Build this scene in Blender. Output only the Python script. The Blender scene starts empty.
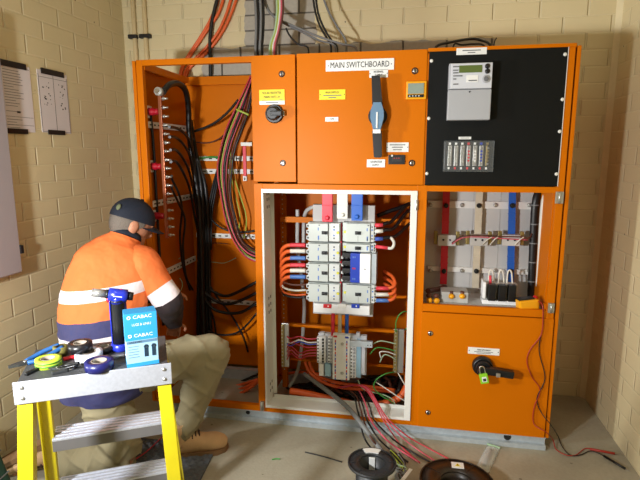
import bpy, bmesh, math, random
from mathutils import Vector as V, Matrix, noise
random.seed(7)
sc = bpy.context.scene
COL = sc.collection

# ------------------------------------------------------------------ camera, world, lights, exposure
CAMP = V((0.0, -2.5, 1.4907)); YAW = math.radians(10.304); PIT = math.radians(9.853); FPX = 502.0
cd = bpy.data.cameras.new('camera'); cam = bpy.data.objects.new('camera', cd); COL.objects.link(cam)
cam.location = CAMP; cam.rotation_euler = (math.pi/2-PIT, 0, YAW)
cd.sensor_width = 36; cd.lens = 36*FPX/640; cd.clip_start = .02
sc.camera = cam
wd = bpy.data.worlds.new('world'); sc.world = wd; wd.use_nodes = True
wd.node_tree.nodes['Background'].inputs[0].default_value = (1, .93, .8, 1)
wd.node_tree.nodes['Background'].inputs[1].default_value = .05
def area(name, loc, target, sx, sy, power, col):
    l = bpy.data.lights.new(name, 'AREA'); l.shape = 'RECTANGLE'; l.size = sx; l.size_y = sy; l.energy = power; l.color = col
    o = bpy.data.objects.new(name, l); COL.objects.link(o); o.location = loc
    o.rotation_euler = (V(target)-V(loc)).to_track_quat('-Z', 'Y').to_euler()
    return o
area('work_light', (-4.2, -2.36, 1.20), (0, .1, 1.1), .22, .22, 150, (1, 1, .95))
hl = area('hand_lamp', (-1.2, -2.25, 1.34), (-.55, .3, 1.0), .14, .14, 44, (.98, .99, 1)); hl.data.spread = math.radians(130)
area('ceiling_tube', (-.7, -1.9, 2.74), (-.6, -1.7, 0), 1.2, .25, 15, (1, .97, .80))
vs = sc.view_settings
vs.view_transform = 'Standard'; vs.look = 'None'; vs.gamma = 1; vs.use_curve_mapping = False; vs.exposure = -0.52

# ------------------------------------------------------------------ helpers
_F = V((-math.sin(YAW)*math.cos(PIT), math.cos(YAW)*math.cos(PIT), -math.sin(PIT)))
_R = V((math.cos(YAW), math.sin(YAW), 0)); _U = _R.cross(_F)
def at(px, py, X=None, Y=None, Z=None):
    r = _R*((px-320)/FPX) - _U*((py-240)/FPX) + _F
    for i, v in enumerate((X, Y, Z)):
        if v is not None: return CAMP + r*((v-CAMP[i])/r[i])
def w(px, py, Y): return at(px, py, Y=Y)

def lin(h):
    h = h.lstrip('#'); o = []
    for i in (0, 2, 4):
        c = int(h[i:i+2], 16)/255
        o.append(c/12.92 if c <= .04045 else ((c+.055)/1.055)**2.4)
    return o
class N:
    def __init__(s, m): s.t = m.node_tree; s.n = s.t.nodes; s.l = s.t.links
    def new(s, k, **kw):
        x = s.n.new(k)
        for a, b in kw.items(): setattr(x, a, b)
        return x
    def put(s, sock, v):
        if hasattr(v, 'is_output'): s.l.new(v, sock)
        else: sock.default_value = v
    def math(s, op, a, b=None, clamp=False):
        x = s.new('ShaderNodeMath', operation=op); x.use_clamp = clamp
        s.put(x.inputs[0], a)
        if b is not None: s.put(x.inputs[1], b)
        return x.outputs[0]
    def mix(s, f, a, b):
        x = s.new('ShaderNodeMix', data_type='RGBA')
        s.put(x.inputs[0], f); s.put(x.inputs[6], a); s.put(x.inputs[7], b)
        return x.outputs[2]
    def noise(s, vec, scale, det=3):
        x = s.new('ShaderNodeTexNoise'); x.inputs['Scale'].default_value = scale; x.inputs['Detail'].default_value = det
        if vec is not None: s.l.new(vec, x.inputs['Vector'])
        return x.outputs['Fac']
MATS = {}
def base(name):
    m = bpy.data.materials.new(name); m.use_nodes = True; MATS[name] = m
    return m, N(m), m.node_tree.nodes['Principled BSDF']
def pm(name, col, rough=.5, metal=0, var=.10, scale=18, bump=0, bscale=150, alpha=None, coat=0, rvar=0, spec=None):
    m, n, p = base(name)
    c = lin(col)
    pos = n.new('ShaderNodeNewGeometry').outputs['Position']
    f = n.noise(pos, scale)
    a = [max(0, x*(1-var)) for x in c]+[1]; b = [min(1, x*(1+var)) for x in c]+[1]
    n.put(p.inputs['Base Color'], n.mix(f, a, b))
    p.inputs['Roughness'].default_value = rough; p.inputs['Metallic'].default_value = metal
    if rvar:
        n.put(p.inputs['Roughness'], n.math('ADD', n.math('MULTIPLY', n.noise(pos, scale*3), rvar), rough-rvar/2, True))
    if spec is not None: p.inputs['Specular IOR Level'].default_value = spec
    if coat: p.inputs['Coat Weight'].default_value = coat; p.inputs['Coat Roughness'].default_value = .15
    if bump:
        bm_ = n.new('ShaderNodeBump'); bm_.inputs['Strength'].default_value = bump; bm_.inputs['Distance'].default_value = .004
        n.put(bm_.inputs['Height'], n.noise(pos, bscale)); n.put(p.inputs['Normal'], bm_.outputs[0])
    if alpha is not None: p.inputs['Alpha'].default_value = alpha
    return name
def emis(name, col, st):
    m, n, p = base(name); c = lin(col)+[1]
    p.inputs['Base Color'].default_value = c; p.inputs['Emission Color'].default_value = c; p.inputs['Emission Strength'].default_value = st
    return name

class MB:
    def __init__(s): s.bm = bmesh.new(); s.uv = s.bm.loops.layers.uv.new('UVMap'); s.mats = []
    def mi(s, m):
        if m not in s.mats: s.mats.append(m)
        return s.mats.index(m)
    def fin(s, faces, m, smooth=False):
        k = s.mi(m)
        for f in faces: f.material_index = k; f.smooth = smooth
    def box(s, x0, x1, y0, y1, z0, z1, m, bev=0, M=None):
        if x0 > x1: x0, x1 = x1, x0
        if y0 > y1: y0, y1 = y1, y0
        if z0 > z1: z0, z1 = z1, z0
        vs_ = [s.bm.verts.new((x, y, z)) for z in (z0, z1) for y in (y0, y1) for x in (x0, x1)]
        fs = [s.bm.faces.new([vs_[i] for i in q]) for q in ((0,2,3,1),(4,5,7,6),(0,1,5,4),(2,6,7,3),(0,4,6,2),(1,3,7,5))]
        s.fin(fs, m)
        if bev:
            es = list({e for f in fs for e in f.edges})
            r = bmesh.ops.bevel(s.bm, geom=es, offset=bev, segments=2, affect='EDGES', profile=.6)
            s.fin([f for f in r['faces']], m)
            vs_ = list({v for f in r['faces'] for v in f.verts} | {v for v in vs_ if v.is_valid})
        if M: bmesh.ops.transform(s.bm, matrix=M, verts=vs_)
        return s
    def bar(s, a, b, wx, wy, m, side=V((1,0,0)), bev=0):
        a, b = V(a), V(b); d = b-a; L = d.length; t = d/L
        u = (side-t*side.dot(t)).normalized(); v = t.cross(u)
        M = Matrix((u, v, t)).transposed().to_4x4(); M.translation = a
        return s.box(-wx/2, wx/2, -wy/2, wy/2, 0, L, m, bev, M)
    def ring_faces(s, rings, m, cap=True, smooth=True, closed=False):
        fs = []
        k = len(rings[0]); R = rings
        for i in range(len(R)-1 if not closed else len(R)):
            A, B = R[i], R[(i+1) % len(R)]
            for j in range(k):
                q = [A[j], A[(j+1) % k], B[(j+1) % k], B[j]]
                fs.append(s.bm.faces.new(q))
        s.fin(fs, m, smooth)
        if cap and not closed:
            c = [s.bm.faces.new(list(reversed(R[0]))), s.bm.faces.new(R[-1])]
            s.fin(c, m, False)
        return fs
    def tube(s, pts, r, m, seg=8, res=5, spline=True, r1=None):
        P = [V(p) for p in pts]
        if spline and len(P) > 2:
            Q = []
            for i in range(len(P)-1):
                p0 = P[max(i-1, 0)]; p1 = P[i]; p2 = P[i+1]; p3 = P[min(i+2, len(P)-1)]
                for k in range(res):
                    t = k/res
                    Q.append(.5*((2*p1)+(p2-p0)*t+(2*p0-5*p1+4*p2-p3)*t*t+(3*p1-p0-3*p2+p3)*t**3))
            Q.append(P[-1]); P = Q
        rings = []; u = None
        for i, p in enumerate(P):
            d = (P[min(i+1, len(P)-1)]-P[max(i-1, 0)])
            if d.length < 1e-7: d = V((0, 0, 1))
            d.normalize()
            if u is None: u = d.orthogonal().normalized()
            u = (u-d*u.dot(d))
            if u.length < 1e-6: u = d.orthogonal()
            u.normalize(); v = d.cross(u)
            rr = r if r1 is None else r+(r1-r)*i/(len(P)-1)
            rings.append([s.bm.verts.new(p+(u*math.cos(a)+v*math.sin(a))*rr) for a in [2*math.pi*k/seg for k in range(seg)]])
        s.ring_faces(rings, m)
        return s
    def cyl(s, a, b, r, m, r2=None, seg=20):
        return s.tube([a, b], r, m, seg=seg, spline=False, r1=r2)
    def lathe(s, prof, o, ax, m, seg=28, closed=False, cap=True):
        o = V(o); ax = V(ax).normalized(); u = ax.orthogonal().normalized(); v = ax.cross(u)
        rings = [[s.bm.verts.new(o+ax*h+(u*math.cos(2*math.pi*k/seg)+v*math.sin(2*math.pi*k/seg))*max(r, 1e-4)) for k in range(seg)] for r, h in prof]
        s.ring_faces(rings, m, cap=cap, closed=closed)
        return s
    def ringsolid(s, ro, ri, h, o, ax, m, seg=32):
        return s.lathe([(ri, 0), (ro, 0), (ro, h), (ri, h)], o, ax, m, seg, closed=True)
    def prism(s, pts, off, m):
        off = V(off)
        A = [s.bm.verts.new(V(p)) for p in pts]; B = [s.bm.verts.new(V(p)+off) for p in pts]
        fs = [s.bm.faces.new(list(reversed(A))), s.bm.faces.new(B)]
        for i in range(len(A)):
            j = (i+1) % len(A); fs.append(s.bm.faces.new([A[i], A[j], B[j], B[i]]))
        s.fin(fs, m); return s
    def sphere(s, c, r, m, M=None, seg=16):
        if not hasattr(r, '__len__'): r = (r, r, r)
        q = bmesh.ops.create_uvsphere(s.bm, u_segments=seg, v_segments=seg//2+2, radius=1)
        T = Matrix.Translation(V(c)) @ (M or Matrix.Identity(4)) @ Matrix.Diagonal((*r, 1))
        bmesh.ops.transform(s.bm, matrix=T, verts=q['verts'])
        s.fin(list({f for v in q['verts'] for f in v.link_faces}), m, True); return s
    def loft(s, rings, m, side=V((1, 0, 0)), seg=24, sub=4, tfun=None, cap=True):
        # rings: (centre, half width, half depth, t)
        R = [(V(c), a, b, t) for c, a, b, t in rings]
        def cr(p0, p1, p2, p3, t): return .5*((2*p1)+(p2-p0)*t+(2*p0-5*p1+4*p2-p3)*t*t+(3*p1-p0-3*p2+p3)*t**3)
        Q = []
        for i in range(len(R)-1):
            q = [R[max(i-1, 0)], R[i], R[i+1], R[min(i+2, len(R)-1)]]
            for k in range(sub):
                t = k/sub
                Q.append((cr(*[x[0] for x in q], t), cr(*[x[1] for x in q], t), cr(*[x[2] for x in q], t), q[1][3]+(q[2][3]-q[1][3])*t))
        Q.append(R[-1])
        VR = []; TV = {}
        for i, (c, a, b, t) in enumerate(Q):
            d = (Q[min(i+1, len(Q)-1)][0]-Q[max(i-1, 0)][0]).normalized()
            u = (side-d*side.dot(d)).normalized(); v = d.cross(u)
            ring = []
            for k in range(seg):
                an = 2*math.pi*k/seg
                p = c+u*math.cos(an)*a+v*math.sin(an)*b
                x = s.bm.verts.new(p); ring.append(x); TV[x] = tfun(p) if tfun else t
            VR.append(ring)
        fs = s.ring_faces(VR, m, cap=cap)
        for f in fs:
            for l in f.loops: l[s.uv].uv = (0.5, TV[l.vert])
        return s
    def text(s, body, size, M, m, depth=.0006, align='CENTER', sx=1.0):
        cu = bpy.data.curves.new('t', 'FONT'); cu.body = body; cu.size = size; cu.extrude = depth; cu.align_x = align; cu.align_y = 'CENTER'
        cu.resolution_u = 2; cu.space_line = .9; cu.offset = 0
        o = bpy.data.objects.new('t', cu); COL.objects.link(o)
        dg = bpy.context.evaluated_depsgraph_get(); dg.update()
        me = bpy.data.meshes.new_from_object(o.evaluated_get(dg))
        me.transform(M @ Matrix.Diagonal((sx, 1, 1, 1)))
        old = set(s.bm.faces); s.bm.from_mesh(me)
        s.fin([f for f in s.bm.faces if f not in old], m)
        bpy.data.objects.remove(o); bpy.data.curves.remove(cu); bpy.data.meshes.remove(me)
        return s
    def build(s, name, parent=None, label=None, M=None, recalc=True):
        if recalc: bmesh.ops.recalc_face_normals(s.bm, faces=s.bm.faces[:])
        me = bpy.data.meshes.new(name); s.bm.to_mesh(me); s.bm.free()
        for m in s.mats: me.materials.append(MATS[m])
        if M: me.transform(M)
        o = bpy.data.objects.new(name, me); COL.objects.link(o)
        place(o, parent)
        if label: o['label'] = label
        return o
def rootM(o):
    while o.parent: o = o.parent
    return Matrix.Translation(o.location) @ o.rotation_euler.to_matrix().to_4x4()
def place(o, parent):
    me = o.data
    if parent:
        me.transform(rootM(parent).inverted()); o.parent = parent
    else:
        xs = [v.co for v in me.vertices]
        c = V(((min(v.x for v in xs)+max(v.x for v in xs))/2, (min(v.y for v in xs)+max(v.y for v in xs))/2, min(v.z for v in xs)))
        me.transform(Matrix.Translation(-c)); o.location = c
def tag(o, label, cat, group=None):
    o['label'] = label; o['category'] = cat
    if group: o['group'] = group
    return o
def thing(name, label, cat, loc, group=None, rz=0):
    o = bpy.data.objects.new(name, None); COL.objects.link(o); o.empty_display_size = .05
    o.location = loc; o.rotation_euler = (0, 0, rz)
    return tag(o, label, cat, group)
def struct(mb, name):
    o = mb.build(name); o['kind'] = 'structure'; return o
def remesh(o, vox, smooth_it=4, disp=None):
    md = o.modifiers.new('r', 'REMESH'); md.mode = 'VOXEL'; md.voxel_size = vox; md.use_smooth_shade = True
    s = o.modifiers.new('s', 'SMOOTH'); s.iterations = smooth_it; s.factor = .5
    dg = bpy.context.evaluated_depsgraph_get(); dg.update()
    me = bpy.data.meshes.new_from_object(o.evaluated_get(dg))
    mats = list(o.data.materials); o.modifiers.clear(); o.data = me
    me.materials.clear()
    for m in mats: me.materials.append(m)
    for p in me.polygons: p.material_index = 0; p.use_smooth = True
    if disp:
        ns = [v.normal.copy() for v in me.vertices]
        for v, nn in zip(me.vertices, ns): v.co += nn*disp(v.co)
    return o
def cable(name, label, pts, r, m, group=None, cat='cable', seg=8):
    mb = MB(); mb.tube([w(*p) if len(p) == 3 and not isinstance(p, V) else p for p in pts], r, m, seg=seg)
    return tag(mb.build(name), label, cat, group)
FRONT = Matrix.Rotation(math.pi/2, 4, 'X')          # text lying in XY -> facing -Y
def ftext(x, y, z): return Matrix.Translation((x, y, z)) @ FRONT

# ------------------------------------------------------------------ materials
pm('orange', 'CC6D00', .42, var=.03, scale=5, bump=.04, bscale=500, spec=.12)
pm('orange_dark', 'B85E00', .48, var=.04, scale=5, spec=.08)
pm('black_panel', '0E1010', .5, spec=.2, var=.15, scale=30)
pm('white_enamel', 'E4E4DE', .35, var=.03)
pm('white_label', 'E9EAE8', .4, var=.02)
pm('yellow_label', 'F2DC14', .4, var=.02)
pm('ink', '25272B', .6)
pm('ink_grey', '6A6C70', .6)
pm('black_plastic', '141517', .38, var=.1)
pm('black_rubber', '121213', .42, var=.15)
pm('dark_rubber', '1E1D1C', .5, var=.15)
pm('blue_grey', '5E7F9C', .4)
pm('galv', 'B9C2C8', .42, .25, var=.16, scale=40, rvar=.25)
pm('chrome', 'D5D5D5', .25, 1, var=.02)
pm('zinc', 'BDBDB8', .35, .8, var=.06)
pm('aluminium', 'D2D7E2', .42, .55, var=.16, scale=90, rvar=.3)
pm('tread', '4A4B4D', .6, .2, var=.3, scale=120, bump=.3, bscale=300)
pm('tread_edge', '7A7878', .5, .3)
pm('copper', 'A9694D', .35, .9, var=.15)
pm('brass', '9C8A55', .4, .7)
pm('red_ins', 'A80E24', .4)
pm('red_bus', 'D8273C', .42, var=.05)
pm('white_bus', 'DDDDD6', .45, var=.04)
pm('cream_bus', 'CFC4AE', .55, var=.12)
pm('blue_bus', '1F5FC0', .4, var=.05)
pm('grey_pvc', 'B9BAB6', .45)
pm('breaker', 'C6CDC9', .45, var=.03)
pm('breaker_light', 'D6DAD8', .45, var=.03)
pm('breaker_mark', '5C7FC4', .5)
pm('dot_yellow', 'E4DE4E', .4)
pm('terminal_dark', '1A1A1A', .5)
pm('cover_white', 'F2F4F8', .38)
pm('cover_blue', '1E3FB4', .38)
pm('tag_red', 'D0202A', .4)
pm('backplate', 'BDBBB8', .5, var=.05, scale=6)
pm('pan_white', 'C9C8C6', .5, var=.05, scale=4)
pm('pan_strip', 'E6E4E0', .45, var=.02)
pm('sleeve_red', 'DB3B48', .45); pm('sleeve_white', 'DFDCD0', .5); pm('sleeve_blue', '4C78BE', .45)
pm('cab_orange', 'E2632A', .45, var=.05); pm('cab_red', 'BE3040', .45); pm('cab_pink', 'CC5568', .45); pm('cab_green', '3E8F3A', .45)
pm('cab_gy', '9DB03A', .45); pm('cab_white', 'D9D6CB', .5); pm('cab_grey', '77797A', .5); pm('cab_brown', '5B3326', .5); pm('cab_blue', '3350A8', .45)
pm('cab_palegreen', 'A9C3A0', .5)
pm('meter_grey', 'A9ABB0', .45, var=.02); pm('meter_face', 'CDD0D8', .4, var=.02); pm('lcd', '5E6E3A', .25, var=.05); pm('lcd_grey', '8C9A90', .25)
pm('meter_yellow', 'F2A80C', .4)
pm('clear', 'DDE3E4', .12, alpha=.05)
pm('clear_bag', 'E4ECEA', .15, alpha=.38, bump=.6, bscale=60)
pm('ladder_yellow', 'D0C01A', .45, var=.08, scale=30)
pm('panel_lilac', 'A29CA0', .5, var=.02)
pm('paper', 'D9D2D4', .7, var=.02)
pm('tape_black', '17161A', .35); pm('tape_white', 'D6DCEA', .4); pm('tape_blue', '1A1D5C', .35); pm('tape_gy', 'B9D23A', .4); pm('tape_green', '4F8C2E', .4)
pm('tape_olive', '6F6A35', .45); pm('card', '9A8E80', .7)
pm('torch_blue', '1A2A9C', .3, coat=.4); pm('steel', 'A3A2A0', .32, .6, var=.2)
pm('box_blue', '2F93CC', .45, var=.03); pm('box_pale', '9CC4DC', .45, var=.04); pm('box_navy', '1B3245', .5)
pm('plier_blue', '235A98', .45); pm('plier_steel', '55585A', .4, .7)
pm('skin', 'B97F62', .55, var=.08); pm('hair', '6B6259', .8, var=.4, scale=250, bump=.6, bscale=500)
pm('cap_navy', '0E1626', .85, var=.2, scale=200, bump=.25, bscale=700); pm('cap_logo', '5A6044', .8)
pm('khaki', '988E70', .85, var=.12, scale=9, bump=.9, bscale=22); pm('boot_tan', 'CBA57A', .75, var=.15, scale=25, bump=.3, bscale=120)
pm('sole', '7B5B3A', .8); pm('lace', '3A2A1E', .8)
pm('padlock_green', '8ED02C', .35)
pm('foam', '55595F', .9, var=.15, scale=60, bump=.3)
pm('bag_green', '1F4436', .8, var=.2, scale=40)
pm('spool_black', '26282B', .45, var=.15); pm('spool_brown', '2A2018', .4, var=.2)
pm('navy_skin', '232B44', .85, var=.15)
pm('clipper', '1B1B1D', .5)
pm('lead_red', 'A32A1C', .45); emis('led_red', '8A1A14', .1)

def shirt_mat():
    m, n, p = base('hivis')
    uv = n.new('ShaderNodeTexCoord').outputs['UV']
    sep = n.new('ShaderNodeSeparateXYZ'); n.l.new(uv, sep.inputs[0]); t = sep.outputs[1]
    pos = n.new('ShaderNodeNewGeometry').outputs['Position']
    r = n.new('ShaderNodeValToRGB'); r.color_ramp.interpolation = 'CONSTANT'
    O = lin('EC7636')+[1]; S = lin('E6DEE2')+[1]; B = lin('2B3566')+[1]; D = lin('12151F')+[1]  # D: navy of the forearm sleeves, darkened to paint in shade
    stops = [(0, B), (.200, S), (.236, B), (.29, O), (.405, S), (.455, O), (.80, D), (.88, S), (.95, O)]
    e = r.color_ramp.elements
    e[0].position, e[0].color = stops[0]; e[1].position, e[1].color = stops[1]
    for a, c in stops[2:]:
        x = e.new(a); x.color = c
    n.l.new(t, r.inputs[0])
    f = n.noise(pos, 25)
    n.put(p.inputs['Base Color'], n.mix(n.math('MULTIPLY', f, .14), r.outputs[0], (.25, .1, .05, 1)))
    p.inputs['Roughness'].default_value = .8
    b = n.new('ShaderNodeBump'); b.inputs['Strength'].default_value = .7; b.inputs['Distance'].default_value = .016
    n.put(b.inputs['Height'], n.noise(pos, 14, 2)); n.put(p.inputs['Normal'], b.outputs[0])
shirt_mat()

def wall_mat(name, axis, shift, patch=False):
    m, n, p = base(name)
    pos = n.new('ShaderNodeNewGeometry').outputs['Position']
    sep = n.new('ShaderNodeSeparateXYZ'); n.l.new(pos, sep.inputs[0])
    a = n.math('ADD', sep.outputs[axis], shift)
    cmb = n.new('ShaderNodeCombineXYZ'); n.l.new(a, cmb.inputs[0]); n.l.new(sep.outputs[2], cmb.inputs[1])
    ROW, WID, HJ, VJ = .0893, .25, .0045, .0050
    zr = n.math('DIVIDE', sep.outputs[2], ROW); row = n.math('FLOOR', zr)
    even = n.math('SUBTRACT', 1.0, n.math('ABSOLUTE', n.math('MODULO', row, 2.0)))
    xr = n.math('ADD', n.math('DIVIDE', a, WID), n.math('MULTIPLY', even, .5))
    def joint(v, period, half):          # 1 in the joint, 0 on the brick face
        fr = n.math('FRACT', n.math('ADD', v, 64.5)); d = n.math('MULTIPLY', n.math('ABSOLUTE', n.math('SUBTRACT', fr, .5)), period)
        x = n.new('ShaderNodeMapRange', interpolation_type='SMOOTHSTEP'); n.put(x.inputs['Value'], d)
        x.inputs['From Min'].default_value = half*.35; x.inputs['From Max'].default_value = half*1.5; x.inputs['To Min'].default_value = 1; x.inputs['To Max'].default_value = 0
        return x.outputs[0]
    jh = joint(zr, ROW, HJ); jv = joint(xr, WID, VJ)
    f = n.math('MAXIMUM', n.math('MULTIPLY', jh, .22), n.math('MULTIPLY', jv, .8)); fc = n.math('MAXIMUM', jh, jv)
    n1 = n.noise(pos, 2.2); n2 = n.noise(pos, 45)
    A = lin('DCCFA8')+[1]; B = lin('D1C297')+[1]
    c = n.mix(n1, A, B)
    c = n.mix(n.math('MULTIPLY', fc, .15), c, lin('EDE2C0')+[1])  # joints tinted paler, a little of their lit edges put into the colour
    vo = n.new('ShaderNodeTexVoronoi'); vo.inputs['Scale'].default_value = 5.5; n.l.new(pos, vo.inputs['Vector'])
    spot = n.math('LESS_THAN', vo.outputs['Distance'], .026)
    c = n.mix(n.math('MULTIPLY', spot, .8), c, lin('3A2A18')+[1])
    if patch:
        X = n.math('ADD', sep.outputs[0], n.math('MULTIPLY', n.math('SUBTRACT', n.noise(pos, 9), .5), .08))
        Zz = n.math('ADD', sep.outputs[2], n.math('MULTIPLY', n.math('SUBTRACT', n.noise(pos, 6), .5), .06))
        def rng(v, lo, hi): return n.math('MULTIPLY', n.math('GREATER_THAN', v, lo), n.math('LESS_THAN', v, hi))
        m1 = n.math('MULTIPLY', rng(X, -1.035, -.60), rng(Zz, 1.7, 2.52))
        m2 = n.math('MULTIPLY', rng(X, -1.33, .44), rng(Zz, 1.7, 2.135))
        mk = n.math('MAXIMUM', m1, m2)
        raw = n.mix(n2, lin('9C978C')+[1], lin('B9B2A4')+[1])
        raw = n.mix(n.math('MULTIPLY', n.math('GREATER_THAN', fc, .3), .85), raw, lin('4A4640')+[1])
        c = n.mix(mk, c, raw)
    n.put(p.inputs['Base Color'], c); p.inputs['Roughness'].default_value = .55
    h = n.math('SUBTRACT', n.math('MULTIPLY', n2, .07), f)
    b = n.new('ShaderNodeBump'); b.inputs['Strength'].default_value = 1; b.inputs['Distance'].default_value = .0075
    n.put(b.inputs['Height'], h); n.put(p.inputs['Normal'], b.outputs[0])
wall_mat('wall_side', 1, -.137); wall_mat('wall_rear', 0, .075, True)

def floor_mat():
    m, n, p = base('concrete')
    pos = n.new('ShaderNodeNewGeometry').outputs['Position']
    c = n.mix(n.noise(pos, 3, 5), lin('8F8A78')+[1], lin('C2BCA8')+[1])
    c = n.mix(n.math('MULTIPLY', n.noise(pos, 60, 4), .35), c, lin('6E6656')+[1])
    vo = n.new('ShaderNodeTexVoronoi'); vo.inputs['Scale'].default_value = 8; n.l.new(pos, vo.inputs['Vector'])
    c = n.mix(n.math('MULTIPLY', n.math('LESS_THAN', vo.outputs['Distance'], .06), .6), c, lin('554C3C')+[1])
    n.put(p.inputs['Base Color'], c); p.inputs['Roughness'].default_value = .75
    b = n.new('ShaderNodeBump'); b.inputs['Strength'].default_value = .3; b.inputs['Distance'].default_value = .004
    n.put(b.inputs['Height'], n.noise(pos, 90)); n.put(p.inputs['Normal'], b.outputs[0])
floor_mat()
pm('wall_trim', 'DCCFA8', .55); pm('ceiling_paint', 'DDD6C4', .8)

# ------------------------------------------------------------------ the room
LX, RX, BY, FY, CZ = -1.86, 1.09, .643, -4.6, 2.8
EX = -5.6      # the space beyond the wide doorway in the left wall
struct(MB().box(EX-.1, RX+.1, FY-.1, BY+.1, -.1, 0, 'concrete'), 'floor')
struct(MB().box(LX-.1, LX, -.72, BY, 0, CZ, 'wall_side').box(LX-.1, LX, FY, -.72, 2.2, CZ, 'wall_side').box(LX-.1, LX, FY, -2.9, 0, 2.2, 'wall_side'), 'wall_left')
struct(MB().prism([(RX, BY-.026, 0), (RX, BY, 0), (RX-.026, BY, 0)], (0, 0, CZ), 'wall_trim'), 'trim_1')
struct(MB().box(EX-.1, EX, FY, BY, 0, CZ, 'wall_side'), 'wall_outer')
struct(MB().box(RX, RX+.1, FY, BY, 0, CZ, 'wall_side'), 'wall_right')
struct(MB().box(EX-.1, RX+.1, BY, BY+.1, 0, CZ, 'wall_rear'), 'wall_back')
struct(MB().box(EX-.1, RX+.1, FY-.1, FY, 0, CZ, 'wall_rear'), 'wall_front')
struct(MB().box(EX-.1, RX+.1, FY-.1, BY+.1, CZ, CZ+.1, 'ceiling_paint'), 'ceiling')

# ------------------------------------------------------------------ the switchboard
SX0, SX1, SZ0, SZ1, SD = -1.445, .721, .068, 1.963, .60
sb = thing('switchboard', 'large orange steel electrical switchboard with open bays standing against brick wall', 'switchboard', (-.365, .3, 0))
def part(mb, name, parent=None, label=None): return mb.build(name, parent or sb, label)
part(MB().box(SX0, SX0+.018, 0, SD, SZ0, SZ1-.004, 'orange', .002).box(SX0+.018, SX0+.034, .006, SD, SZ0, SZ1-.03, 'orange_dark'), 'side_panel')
part(MB().box(SX1-.016, SX1, 0, SD, SZ0, SZ1-.004, 'orange', .002), 'side_panel')
part(MB().box(SX0+.034, -.80, .575, .59, SZ0, 1.955, 'orange').box(-.80, SX1-.016, .575, .59, SZ0, SZ1-.01, 'orange'), 'back_panel')
part(MB().box(-.80, SX1-.016, .012, .575, SZ1-.014, SZ1-.002, 'orange'), 'top_panel')
part(MB().box(.044, SX1-.016, .02, .575, SZ0, SZ0+.012, 'orange_dark'), 'base_panel')
# frame
part(MB().box(-1.423, -1.389, 0, .03, SZ0, SZ1, 'orange', .002), 'frame_post')
part(MB().box(-1.389, -.802, 0, .03, 1.934, SZ1, 'orange', .002), 'frame_rail')
part(MB().box(-1.389, -.802, .0, .03, SZ0, .10, 'orange', .002), 'frame_rail')
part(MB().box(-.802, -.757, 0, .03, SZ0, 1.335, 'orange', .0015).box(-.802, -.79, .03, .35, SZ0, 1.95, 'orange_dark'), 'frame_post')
part(MB().box(-.757, .028, 0, .03, SZ0, .098, 'orange', .0015), 'frame_rail')
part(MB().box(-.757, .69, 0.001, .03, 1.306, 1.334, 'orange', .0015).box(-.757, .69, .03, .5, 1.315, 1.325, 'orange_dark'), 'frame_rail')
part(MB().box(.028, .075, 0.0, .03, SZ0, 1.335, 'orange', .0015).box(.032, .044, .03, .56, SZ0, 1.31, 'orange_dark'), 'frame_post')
part(MB().box(.664, .697, 0, .03, SZ0, SZ1-.004, 'orange', .0015).box(.66, .672, .03, .34, .72, 1.306, 'orange'), 'frame_post')
part(MB().box(.075, .664, 0, .02, .700, .738, 'orange', .0015), 'frame_rail')
part(MB().box(.075, .66, .02, .34, .70, .722, 'backplate'), 'shelf')
# galvanised plinth (folded channel with holes)
pl = MB()
pl.box(-1.40, .71, .020, .028, .004, .064, 'galv').box(-1.40, .71, .004, .055, .060, .068, 'galv', .001).box(-1.40, .71, -.004, .004, .0, .024, 'galv', .001).box(-1.40, .71, .004, .028, .018, .024, 'galv')
pl.box(-1.40, .71, .50, .54, 0, .068, 'galv')
hx = at(508, 440.5, Y=.0)
pl.lathe([(.018, 0), (.018, .003)], (hx.x, .0215, .043), (0, -1, 0), 'terminal_dark')
hx2 = at(247, 420, Y=.0); pl.lathe([(.012, 0), (.012, .003)], (hx2.x, .0215, .042), (0, -1, 0), 'terminal_dark')
part(pl, 'plinth', label='galvanised steel channel plinth')

def pr_(px, py, Y=0): return at(px, py, Y=Y)
def latch(px, py, parent):
    p = pr_(px, py); m = MB()
    m.lathe([(.016, 0), (.016, .004), (.013, .007)], (p.x, 0, p.z), (0, -1, 0), 'black_plastic')
    m.lathe([(.011, .006), (.011, .009), (.006, .011)], (p.x, 0, p.z), (0, -1, 0), 'chrome')
    m.box(p.x-.0025, p.x+.0025, -.0135, -.010, p.z-.010, p.z+.010, 'black_plastic')
    return part(m, 'latch', parent)
def plate(x0, y0, x1, y1, parent, col, lines, name='label_plate', ycov=-.004, inks='ink', screws=False, band=None):
    a = pr_(x0, y0); b = pr_(x1, y1); m = MB()
    xa, xb, zb, za = a.x, b.x, a.z, b.z
    m.box(xa, xb, ycov-.003, ycov, za, zb, col, .0006)
    if band:
        zc = za+(zb-za)*band; m.box(xa+.0003, xb-.0003, ycov-.0036, ycov-.003, za, zc, 'white_label')
    W_ = xb-xa; H = zb-za
    for (fx, fz, body, size, sx) in lines:
        if body == '-':
            m.box(xa+W_*(fx-sx/2), xa+W_*(fx+sx/2), ycov-.0038, ycov-.003, za+H*fz-size*H/2, za+H*fz+size*H/2, 'ink_grey')
        else: m.text(body, size*H, ftext(xa+W_*fx, ycov-.0036, za+H*fz), inks, sx=sx)
    if screws:
        for q in (.04, .96): m.lathe([(.0025, 0), (.002, .0012)], (xa+W_*q, ycov-.003, (za+zb)/2), (0, -1, 0), 'ink', 10)
    return part(m, name, parent)

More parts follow.
